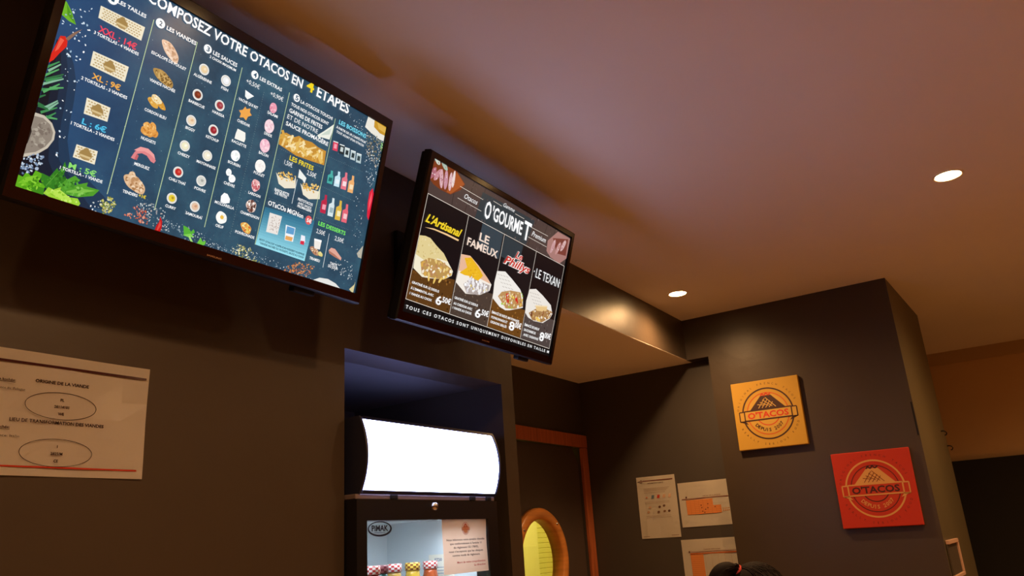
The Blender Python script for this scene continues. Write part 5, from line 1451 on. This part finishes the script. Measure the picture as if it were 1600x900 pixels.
def draw_sched(p, W, H):
    p.rect(40, H - 58, W - 4, H - 56, '8a3a20'); p.rect(40, H - 68, W - 4, H - 62, 'b8602c'); p.ell(36, H - 56, 4, 4, '5a2a1c', 0, 10)
    p.text('PLAN DE NETTOYAGE', 110, H - 50, 80, 5, '8a4a28', 0)
    p.rect(40, 30, 104, H - 70, 'd98a4c')
    for i in range(12):
        p.rect(40, 36 + i * 9, 104, 37 + i * 9, 'b86a34', 1)
    for i in range(5):
        p.rect(112 + i * 32, 30, 112.6 + i * 32, H - 70, 'd0a070', 1)
sheet('portrait_notice', 'white portrait sheet pinned left of two landscape sheets on the passage wall', 'notice',
      Matrix.Translation((XC - .001, 1.699, 1.590)) @ C_FACE @ Matrix.Rotation(-.008, 4, 'Z'), .207, .297, draw_allergen, M_PAPER, M_INK, 'sheets on the passage wall')
sheet('landscape_notice', 'landscape sheet with an orange table, upper of two at the pillar edge', 'notice',
      Matrix.Translation((XC - .001, 1.480, 1.630)) @ C_FACE @ Matrix.Rotation(.0, 4, 'Z'), .297, .2085, draw_chart, M_PAPER, M_INK, 'sheets on the passage wall')
sheet('landscape_notice', 'landscape sheet with one orange column, partly behind the head with dark hair', 'notice',
      Matrix.Translation((XC - .001, 1.498, 1.364)) @ C_FACE @ Matrix.Rotation(.0, 4, 'Z'), .297, .209, draw_sched, M_PAPER, M_INK, 'sheets on the passage wall')

# pale frame and hooks on the pillar's side
def on_side(x):
    return .361 - (x - XB) * .03 / .873
fr = thing('pale_wall_frame', 'pale rectangular frame low on the side of the dark pillar', 'frame', (3.735, .36, 1.36))
M_PALE = mat('pale_pink_plastic', 'c9a48c', 0.5)
M_FRBACK = mat('dark_backing', '4a4032', 0.6)
a_ = math.atan2(-.03, .873)
fr.rotation_euler = (0, 0, a_)
box('frame_rail', 0, -.016, .132, .29, -.002, .148, M_PALE, fr, .002)
box('frame_rail', 0, -.016, 0, .29, -.002, .014, M_PALE, fr, .002)
box('frame_stile', .272, -.0158, .0142, .29, -.002, .1318, M_PALE, fr, .002)
box('backing', .001, -.008, .0142, .2718, -.002, .1318, M_FRBACK, fr)
for hx, hz in ((4.44, 2.00), (4.55, 1.935)):
    h = thing('wall_hook', 'tiny dark screw hook on the pillar side, %s of two' % ('upper' if hz > 1.97 else 'lower'), 'hook', (hx, on_side(hx), hz), 'screw hooks on the pillar')
    bm = bmesh.new()
    add_tube(bm, [(0, -.001, 0), (0, -.012, 0)], .003, 8)
    from_bm('shank', bm, M_BLACK, h, smooth=True)
    bm = bmesh.new()
    add_tube(bm, [(0, -.0122, 0), (0, -.02, -.004), (0, -.024, -.012), (0, -.020, -.020), (0, -.013, -.021)], .0028, 8)
    from_bm('hook_bend', bm, M_BLACK, h, smooth=True)
cr = struct('trim_3', XB - .002, .3635, 1.93, XB + .001, .3695, 2.07, M_BLACK)

# ------------------------------------------------------------------ fridge in the niche
FX0, FX1, FY, FZ = 1.340, 1.900, 1.285, 1.722
fridge = thing('display_fridge', 'black glass-door drinks fridge with a blank glowing white header, standing in the niche', 'fridge', (1.62, 1.56, 0))
FO = Vector((1.62, 1.56, 0))
def fbox(name, x0, y0, z0, x1, y1, z1, m, bevel=0, parent=None):
    bm = bmesh.new()
    add_box(bm, x0 - FO.x, y0 - FO.y, z0, x1 - FO.x, y1 - FO.y, z1, bevel)
    return from_bm(name, bm, m, parent or fridge)
# carcass: five panels round the cold space
bm = bmesh.new()
DY = FY + .045
for q in ((FX0, DY + .001, .08, FX0 + .028, 1.84, FZ - .004), (FX1 - .028, DY + .001, .08, FX1, 1.84, FZ - .004), (FX0 + .028, 1.70, .08, FX1 - .028, 1.84, FZ - .004), (FX0 + .028, DY + .001, .08, FX1 - .028, 1.70, .13), (FX0 + .028, DY + .001, FZ - .03, FX1 - .028, 1.70, FZ - .004)):
    add_box(bm, q[0] - FO.x, q[1] - FO.y, q[2], q[3] - FO.x, q[4] - FO.y, q[5])
from_bm('cabinet', bm, M_FRIDGE, fridge)
bm = bmesh.new()
IX0, IX1, IY1, IZ0, IZ1 = FX0 + .030, FX1 - .030, 1.670, .132, FZ - .034
for q in ((IX0, DY + .002, IZ0, IX0 + .004, IY1, IZ1), (IX1 - .004, DY + .002, IZ0, IX1, IY1, IZ1), (IX0 + .0042, IY1 - .004, IZ0, IX1 - .0042, IY1, IZ1), (IX0 + .0042, DY + .002, IZ1 - .004, IX1 - .0042, IY1 - .0042, IZ1), (IX0 + .0042, DY + .002, IZ0, IX1 - .0042, IY1 - .0042, IZ0 + .004)):
    add_box(bm, q[0] - FO.x, q[1] - FO.y, q[2], q[3] - FO.x, q[4] - FO.y, q[5])
from_bm('inner_liner', bm, M_FRIDGE_IN, fridge)
fbox('plinth', FX0 + .01, DY + .02, 0, FX1 - .01, 1.82, .0795, M_BLACK)
# door
GX0, GX1, GZ0, GZ1 = 1.373, 1.851, .16, 1.675
bm = bmesh.new()
for q in ((FX0, .09, GX0, FZ), (GX1, .09, FX1, FZ), (GX0, .09, GX1, GZ0), (GX0, GZ1, GX1, FZ)):
    add_box(bm, q[0] - FO.x, FY - FO.y, q[1], q[2] - FO.x, DY - FO.y, q[3])
fdoor = from_bm('fridge_door', bm, M_FRIDGE, fridge)
fbox('door_glass', GX0 + .0002, FY + .008, GZ0 + .0002, GX1 - .0002, FY + .014, GZ1 - .0002, M_GLASS, parent=fdoor)
lathe('door_lock', [(0, .009), (.006, .009), (.0095, .006), (.0105, 0)], M_STEEL, fdoor, 20, Matrix.Translation((1.617 - FO.x, FY - FO.y, 1.707)) @ Matrix.Rotation(math.radians(90), 4, 'X'))
# maker oval on the glass
p = Print()
for i in range(48):
    a, b = 2 * math.pi * i / 48, 2 * math.pi * (i + 1) / 48
    p.poly([(41 * math.cos(a), 17 * math.sin(a)), (41 * math.cos(b), 17 * math.sin(b)), (36 * math.cos(b) - 1, 13.8 * math.sin(b) + 1), (36 * math.cos(a) - 1, 13.8 * math.sin(a) + 1)], '0c1030', 1)
p.text('PiMAK', -28, -4.5, 56, 13, '12142e', 2, 0, 2)
p.rect(-20, -9, 18, -8, '5a6478', 2)
p.build('maker_oval', M_INK, fdoor, origin=(1.423 - FO.x, FY + .0072 - FO.y, 1.6565), ux=(1, 0, 0), uy=(0, 0, 1))
# strip above the door and header light
fbox('top_rail', FX0 + .002, FY + .006, FZ + .0005, FX1 - .002, 1.56, FZ + .012, mat('pink_lit_grey_metal', '8a7a78', 0.4, metal=0.3), .002)  # pinkish light on the strip is put into its metal colour
for hx in (1.47, 1.79, 1.865):
    fbox('rail_clip', hx - .012, FY + .0015, FZ + .001, hx + .012, FY + .0058, FZ + .0115, M_BLACK, .001)
LX0, LX1, LZ0, LZ1, LY = 1.352, 1.905, FZ + .0125, 1.912, 1.287
def bow(t, k=.023):
    return LY + .004 - k * (1 - (2 * t - 1) ** 2)
NB = 20
def cap_mesh(x0, x1, grow):
    bm = bmesh.new()
    z0, z1 = LZ0 - 0 * grow, LZ1
    prof = [(bow(i / NB) - grow, z0 + (z1 - z0) * i / NB) for i in range(NB + 1)] + [(1.55, z1), (1.55, z0)]
    A = [bm.verts.new((x0 - FO.x, y - FO.y, z)) for y, z in prof]
    B = [bm.verts.new((x1 - FO.x, y - FO.y, z)) for y, z in prof]
    bm.faces.new(A); bm.faces.new(B)
    n = len(prof)
    for i in range(n):
        bm.faces.new((A[i], A[(i + 1) % n], B[(i + 1) % n], B[i]))
    return bm
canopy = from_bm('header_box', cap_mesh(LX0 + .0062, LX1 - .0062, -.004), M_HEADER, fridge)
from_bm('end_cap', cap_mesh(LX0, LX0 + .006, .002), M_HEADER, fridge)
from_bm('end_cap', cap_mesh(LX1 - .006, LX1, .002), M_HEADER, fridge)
bm = bmesh.new()
rows = []
for i in range(NB + 1):
    t = .045 + .915 * i / NB
    rows.append([bm.verts.new((x - FO.x, bow(t) - FO.y, LZ0 + (LZ1 - LZ0) * t)) for x in (LX0 + .010, LX1 - .010)])
fs = [bm.faces.new((a[0], a[1], b[1], b[0])) for a, b in zip(rows, rows[1:])]
bmesh.ops.solidify(bm, geom=fs, thickness=.003)
M_PANEL = mat('glowing_white_acrylic', 'f4f6ff', 0.3, emit=(.53, .59, 1.0), estr=GLASS_PANEL_GLOW)
from_bm('light_panel', bm, M_PANEL, canopy, smooth=True)
for a, b in ((.0, .043), (.963, 1.0)):
    bm = bmesh.new()
    rr = []
    for i in range(4):
        t = a + (b - a) * i / 3
        rr.append([bm.verts.new((x - FO.x, bow(t) - .006 - FO.y, LZ0 + (LZ1 - LZ0) * t)) for x in (LX0 + .0062, LX1 - .0062)])
    fs = [bm.faces.new((q[0], q[1], r[1], r[0])) for q, r in zip(rr, rr[1:])]
    bmesh.ops.solidify(bm, geom=fs, thickness=.004)
    from_bm('panel_rail', bm, M_FRIDGE, canopy)
# unseen glow strips added on the header top to light the niche blue
M_ADDED_GLOW = mat('added_blue_glow', 'ffffff', 0.4, emit=(.34, .40, 1.0), estr=5.0)
for k in range(6):
    bm = bmesh.new()
    xa = LX0 + .03 + k * .086
    add_box(bm, xa - FO.x, 1.43 - FO.y, LZ1 - .0035, xa + .066 - FO.x, 1.53 - FO.y, LZ1 + .0012)
    from_bm('added_glow_strip', bm, M_ADDED_GLOW, canopy)
# inside light
M_TUBE = mat('cold_white_tube', 'ffffff', 0.3, emit=(.85, .93, 1.0), estr=7)
tube = fbox('inside_light', IX0 + .03, DY + .0025, IZ1 - .0115, IX1 - .03, DY + .012, IZ1 - .0045, M_TUBE)
area_light('inside_beam', (0, DY + .05 - FO.y, IZ1 - .03), IX1 - IX0 - .08, 1.15, (.80, .90, 1.0), fridge, (0, 0, 0), .05)
M_WIRE = mat('white_wire', 'd8dce0', 0.4)
bm = bmesh.new()
SZ = 1.462
for i in range(22):
    y = DY + .03 + i * .0138
    add_box(bm, IX0 + .006 - FO.x, y - FO.y, SZ - .004, IX1 - .006 - FO.x, y + .003 - FO.y, SZ)
for x in (IX0 + .006, IX1 - .010):
    add_box(bm, x - FO.x, DY + .028 - FO.y, SZ - .009, x + .004 - FO.x, IY1 - .01 - FO.y, SZ - .0042)
from_bm('wire_shelf', bm, M_WIRE, fridge)

# notice taped on the glass
def draw_fridge_note(p, W, H):
    emblem(p, W * .5, H - 24, 42, 'c05a44', 'c8402c', 'e8d8d0', 'e8cfc4', False)
    ink = '4a2c28'
    for k, s in enumerate(('Nous informons notre aimable clientèle', "que conformément à l'article 11", 'du règlement CE 178/02,', 'nous n’acceptons que les chèques', 'comme mode de règlement.')):
        p.text(s, W * .5, H - 54 - k * 9.6, (168, 140, 110, 150, 122)[k], 5, ink, 1, align='C')
    p.text('Merci de votre compréhension', W * .93 - 126, H - 110, 126, 5, 'c0483c', 1)
    p.text('La direction', W * .93 - 52, H - 119, 52, 5, 'c0483c', 1)
sheet('fridge_door_notice', 'white notice with a small red emblem taped on the fridge glass', 'notice',
      Matrix.Translation((1.655, FY + .0070, 1.541)) @ A_FACE, .195, .1345, draw_fridge_note, mat('white_note_paper', 'f2e0d4', 0.5), M_INK, th=.0004)
tagp = Print()
tag_o = thing('price_tag', 'small white paper tag on the inner side of the fridge, behind the jars', 'price tag', (IX1 - .0046, 1.462, 1.530))
bm = bmesh.new()
add_box(bm, -.001, -.045, 0, 0, .045, .06)
from_bm('card', bm, M_PAPER, tag_o)
tagp.text('FZ50', 22, 42, 26, 8, '5a6a90', 1)
for k in range(3):
    tagp.rect(14, 8 + k * 8, 60, 10 + k * 8, '9aa8c0')
tagp.build('tag_print', M_INK, tag_o, origin=(-.0012, .045, 0), ux=(0, -1, 0), uy=(0, 0, 1))

# jars on the shelf
def checker(name, a, b):
    m = bpy.data.materials.new(name)
    m.use_nodes = True
    nt = m.node_tree
    bs = nt.nodes['Principled BSDF']
    tc = nt.nodes.new('ShaderNodeTexCoord')
    sep = nt.nodes.new('ShaderNodeSeparateXYZ')
    at = nt.nodes.new('ShaderNodeMath'); at.operation = 'ARCTAN2'
    mu = nt.nodes.new('ShaderNodeMath'); mu.operation = 'MULTIPLY'; mu.inputs[1].default_value = 16 / (2 * math.pi)
    mz = nt.nodes.new('ShaderNodeMath'); mz.operation = 'MULTIPLY'; mz.inputs[1].default_value = 190
    cb = nt.nodes.new('ShaderNodeCombineXYZ')
    ck = nt.nodes.new('ShaderNodeTexChecker')
    ck.inputs['Color1'].default_value = (*lin(a), 1)
    ck.inputs['Color2'].default_value = (*lin(b), 1)
    ck.inputs['Scale'].default_value = 1.0
    L = nt.links.new
    L(tc.outputs['Object'], sep.inputs[0])
    L(sep.outputs[0], at.inputs[1]); L(sep.outputs[1], at.inputs[0])
    L(at.outputs[0], mu.inputs[0]); L(sep.outputs[2], mz.inputs[0])
    L(mu.outputs[0], cb.inputs[0]); L(mz.outputs[0], cb.inputs[1]); cb.inputs[2].default_value = .5
    L(cb.outputs[0], ck.inputs['Vector'])
    L(ck.outputs['Color'], bs.inputs['Base Color'])
    bs.inputs['Roughness'].default_value = 0.4
    return m
CK = {'red': checker('red_gingham', 'c83838', 'f4eee8'), 'yellow': checker('yellow_gingham', '8a4a1c', 'f0cc58'), 'maroon': checker('maroon_gingham', '5a1c24', '8a5458')}
def jar(x, y, ck, body, lab, label, spot):
    j = thing('jar', label, 'jar', (x, y, SZ), 'lidded jars in the fridge')
    lathe('jar_body', [(0, 0), (.0195, 0), (.0212, .004), (.0212, .072), (.0185, .084), (.018, .092), (0, .092)], mat('jar_contents_' + body, body, 0.2), j, 28)
    lathe('jar_lid', [(.0188, -.001), (.0205, 0), (.0205, .016), (.0192, .019), (0, .0195)], CK[ck], j, 32).location = (0, 0, .0935)
    lathe('jar_label', [(.0214, .012), (.0217, .013), (.0217, .066), (.0214, .067)], mat('jar_label_' + lab, lab, 0.5), j, 28)
    for a in range(5):
        lathe('label_spot', [(0, .0018), (.006, .001), (.0075, -.0006)], mat('label_picture', spot, 0.5), j, 12,
              Matrix.Rotation(math.radians(180 + a * 36), 4, 'Z') @ Matrix.Translation((.0212, 0, .058)) @ Matrix.Rotation(math.radians(90), 4, 'Y'))
jar(1.512, 1.40, 'red', '8a2a20', '3f8a58', 'jar behind the fridge glass at the far left, red gingham lid half hidden', 'b03020')
jar(1.575, 1.43, 'maroon', '2f5a52', '3a6a60', 'jar with a dark maroon gingham lid and teal label in the fridge', '24443e')
jar(1.637, 1.44, 'red', 'c8a050', '5fa04a', 'jar with a red and white lid beside the maroon-lidded jar in the fridge', 'f0e0a0')
jar(1.712, 1.44, 'yellow', 'd8b040', '9cc83a', 'jar with a yellow and brown gingham lid in the fridge', 'c05030')
jar(1.787, 1.44, 'red', 'c05a30', '6cae44', 'jar with a red gingham lid and tomato label nearest the taped notice', 'd03a24')

# ------------------------------------------------------------------ person (only the top of the head reaches the view)
F = Vector((.547, -.837, 0)).normalized()       # facing
S_ = Vector((-F.y, F.x, 0))                     # her left
C0 = Vector((2.848, .872, 0))
def W_(f, s, z):
    return C0 + F * f + S_ * s + Vector((0, 0, z))
person = thing('person', 'person with dark hair tied up in a coral red band, only crown in view', 'person', C0)
def skin_body(name, joints, edges, m, parent, root):
    me = bpy.data.meshes.new(name)
    me.from_pydata([tuple(Vector(j[0]) - C0) for j in joints], edges, [])
    o = link(name, me, parent, m)
    md = o.modifiers.new('skin', 'SKIN')
    md.use_smooth_shade = True
    for i, j in enumerate(joints):
        v = me.skin_vertices[0].data[i]
        v.radius = j[1] if isinstance(j[1], tuple) else (j[1], j[1])
        v.use_root = (i == root)
    sb = o.modifiers.new('smooth', 'SUBSURF')
    sb.levels = sb.render_levels = 1
    return o
J, Eg = [], []
def jn(f, s, z, r, prev=None):
    J.append((W_(f, s, z), r))
    if prev is not None:
        Eg.append((prev, len(J) - 1))
    return len(J) - 1
pel = jn(0, 0, .78, (.14, .10))
wai = jn(.0, 0, .93, (.115, .085), pel)
che = jn(.0, 0, 1.08, (.13, .095), wai)
sho = jn(-.01, 0, 1.17, (.09, .07), che)
nek = jn(.0, 0, 1.235, .046, sho)
jn(.02, 0, 1.30, .045, nek)
for s in (-1, 1):
    a = jn(-.01, s * .15, 1.155, .045, sho)
    b = jn(-.02, s * .185, .92, .034, a)
    c = jn(.09, s * .165, .74, .026, b)
    d = jn(.14, s * .16, .69, (.02, .032), c)
    for k in range(4):
        e = jn(.175, s * .16 + (k - 1.5) * .017, .665, .0085, d)
        jn(.19 + .004 * (k % 2), s * .16 + (k - 1.5) * .018, .625 - .006 * (k in (1, 2)), .0075, e)
    e = jn(.16, s * .16 - s * .035, .68, .009, d)
    jn(.178, s * .16 - s * .05, .655, .008, e)
    h = jn(0, s * .08, .72, .078, pel)
    k1 = jn(.01, s * .085, .40, .052, h)
    an = jn(-.01, s * .085, .07, .032, k1)
    jn(.10, s * .09, .035, (.038, .026), an)
body = skin_body('body', J, Eg, M_SKIN, person, 0)
# clothes follow the body as slightly larger skins
J, Eg = [], []
pel = jn(0, 0, .80, (.152, .112)); wai = jn(0, 0, .93, (.13, .10), pel); che = jn(0, 0, 1.08, (.145, .108), wai); sho = jn(-.01, 0, 1.165, (.105, .082), che)
for s in (-1, 1):
    a = jn(-.01, s * .152, 1.155, .058, sho); jn(-.016, s * .175, 1.0, .050, a)
skin_body('shirt', J, Eg, M_CLOTH, person, 0)
J, Eg = [], []
pel = jn(0, 0, .79, (.15, .11))
for s in (-1, 1):
    h = jn(0, s * .08, .71, .088, pel); k1 = jn(.01, s * .085, .40, .062, h); jn(-.01, s * .085, .10, .047, k1)
skin_body('trousers', J, Eg, M_JEANS, person, 0)
# head: shaped ellipsoid with features
HC = W_(0, 0, 1.375)
def head_mesh(grow, keep):
    bm = bmesh.new()
    bmesh.ops.create_uvsphere(bm, u_segments=36, v_segments=24, radius=1)
    for v in bm.verts:
        x, y, z = v.co
        f, s, h = x * .098, y * .078, z * .112
        if z < 0:
            s *= 1 + .28 * z
            f = f * (1 + .12 * z) + (.012 * -z if x > 0 else -.02 * z * 0)
        if x > .8 and abs(y) < .35:
            f += .002
        nn = 1 + grow
        v.co = (F * (f * nn) + S_ * (s * nn) + Vector((0, 0, h * (1 + grow * .6))))
    if keep:
        drop = []
        for v in bm.verts:
            f, h = v.co.dot(F), v.co.z
            if h < .045 and f > -.01 - .4 * (0.045 - h) * 0 and f > .01:
                drop.append(v)
            elif h < -.075:
                drop.append(v)
        bmesh.ops.delete(bm, geom=drop, context='VERTS')
    bmesh.ops.translate(bm, verts=bm.verts, vec=HC - C0)
    return bm
head = from_bm('head', head_mesh(0, False), M_SKIN, person, smooth=True)
def feature(name, f, s, z, rf, rs, rz, m):
    bm = bmesh.new()
    bmesh.ops.create_uvsphere(bm, u_segments=16, v_segments=10, radius=1)
    for v in bm.verts:
        x, y, zz = v.co
        v.co = F * (x * rf + f) + S_ * (y * rs + s) + Vector((0, 0, zz * rz + z)) + HC - C0
    return from_bm(name, bm, m, head, smooth=True)
M_EYE = mat('eye_white', 'e8e4de', 0.3); M_LIP = mat('lips', 'a85a50', 0.5)
for s in (-1, 1):
    e = feature('eye', .086, s * .031, -.004, .009, .012, .008, M_EYE)
    feature('iris', .0945, s * .031, -.004, .0015, .005, .005, M_HAIR)
    feature('eyebrow', .094, s * .032, .016, .005, .017, .004, M_HAIR)
    feature('ear', -.002, s * .077, -.012, .016, .006, .028, M_SKIN)
feature('nose', .104, 0, -.03, .014, .011, .02, M_SKIN)
feature('mouth', .094, 0, -.062, .008, .022, .007, M_LIP)
hair = from_bm('hair', head_mesh(.075, True), M_HAIR, person, smooth=True)
# strands over the crown, combed towards the tie
def add_strand(bm, pts, r):
    add_tube(bm, pts, r, 4)
TIE = W_(-.060, 0, 1.467) - C0
bm = bmesh.new()
hr = random.Random(3)
for i in range(240):
    a = hr.uniform(-1, 1); b0 = hr.uniform(-.2, 1.0)
    pts = []
    for k in range(5):
        t = k / 4
        f, s = b0 * (1 - t) - .55 * t, a * (1 - t) * math.sqrt(max(0, 1 - b0 * b0 * .8)) * .95
        h = math.sqrt(max(.02, 1 - min(.98, f * f + s * s)))
        q = 1.085 + hr.uniform(-.006, .02)
        pts.append(F * (f * .098 * q) + S_ * (s * .078 * q) + Vector((0, 0, h * .112 * (1.05 + .01 * q))) + HC - C0)
    add_strand(bm, pts, [.0016, .0016, .0016, .0015, .001])
strands = from_bm('combed_strands', bm, M_HAIR, hair, kind='stuff')
bm = bmesh.new()
tail = [(-.045, 1.462, .012), (-.062, 1.470, .016), (-.085, 1.478, .026), (-.112, 1.472, .033), (-.135, 1.445, .036), (-.148, 1.40, .034), (-.150, 1.34, .030), (-.145, 1.27, .022), (-.138, 1.21, .008)]
add_tube(bm, [W_(f, 0, z) - C0 for f, z, r in tail], [r for f, z, r in tail], 18)
pt = from_bm('ponytail', bm, M_HAIR, hair, smooth=True)
sb = pt.modifiers.new('smooth', 'SUBSURF')
sb.levels = sb.render_levels = 2
bm = bmesh.new()
for i in range(170):
    a = hr.uniform(0, 6.28)
    pts, dz = [], hr.uniform(-.3, .3)
    for f, z, r in tail[1:]:
        q = r * hr.uniform(.98, 1.12)
        pts.append(W_(f + math.cos(a) * q * .9, math.sin(a) * q, z + math.cos(a + dz) * q * .5) - C0)
    add_strand(bm, pts, .0013)
from_bm('loose_strands', bm, M_HAIR, hair, kind='stuff')
d_ = (F * -.9 + Vector((0, 0, .42))).normalized()
bm = bmesh.new()
add_lathe(bm, [(.014 + .008 * math.cos(2 * math.pi * i / 12), .008 * math.sin(2 * math.pi * i / 12)) for i in range(12)], 24, Matrix.Translation(TIE) @ d_.to_track_quat('Z', 'Y').to_matrix().to_4x4(), True)
from_bm('hair_tie', bm, M_TIE, hair, smooth=True)
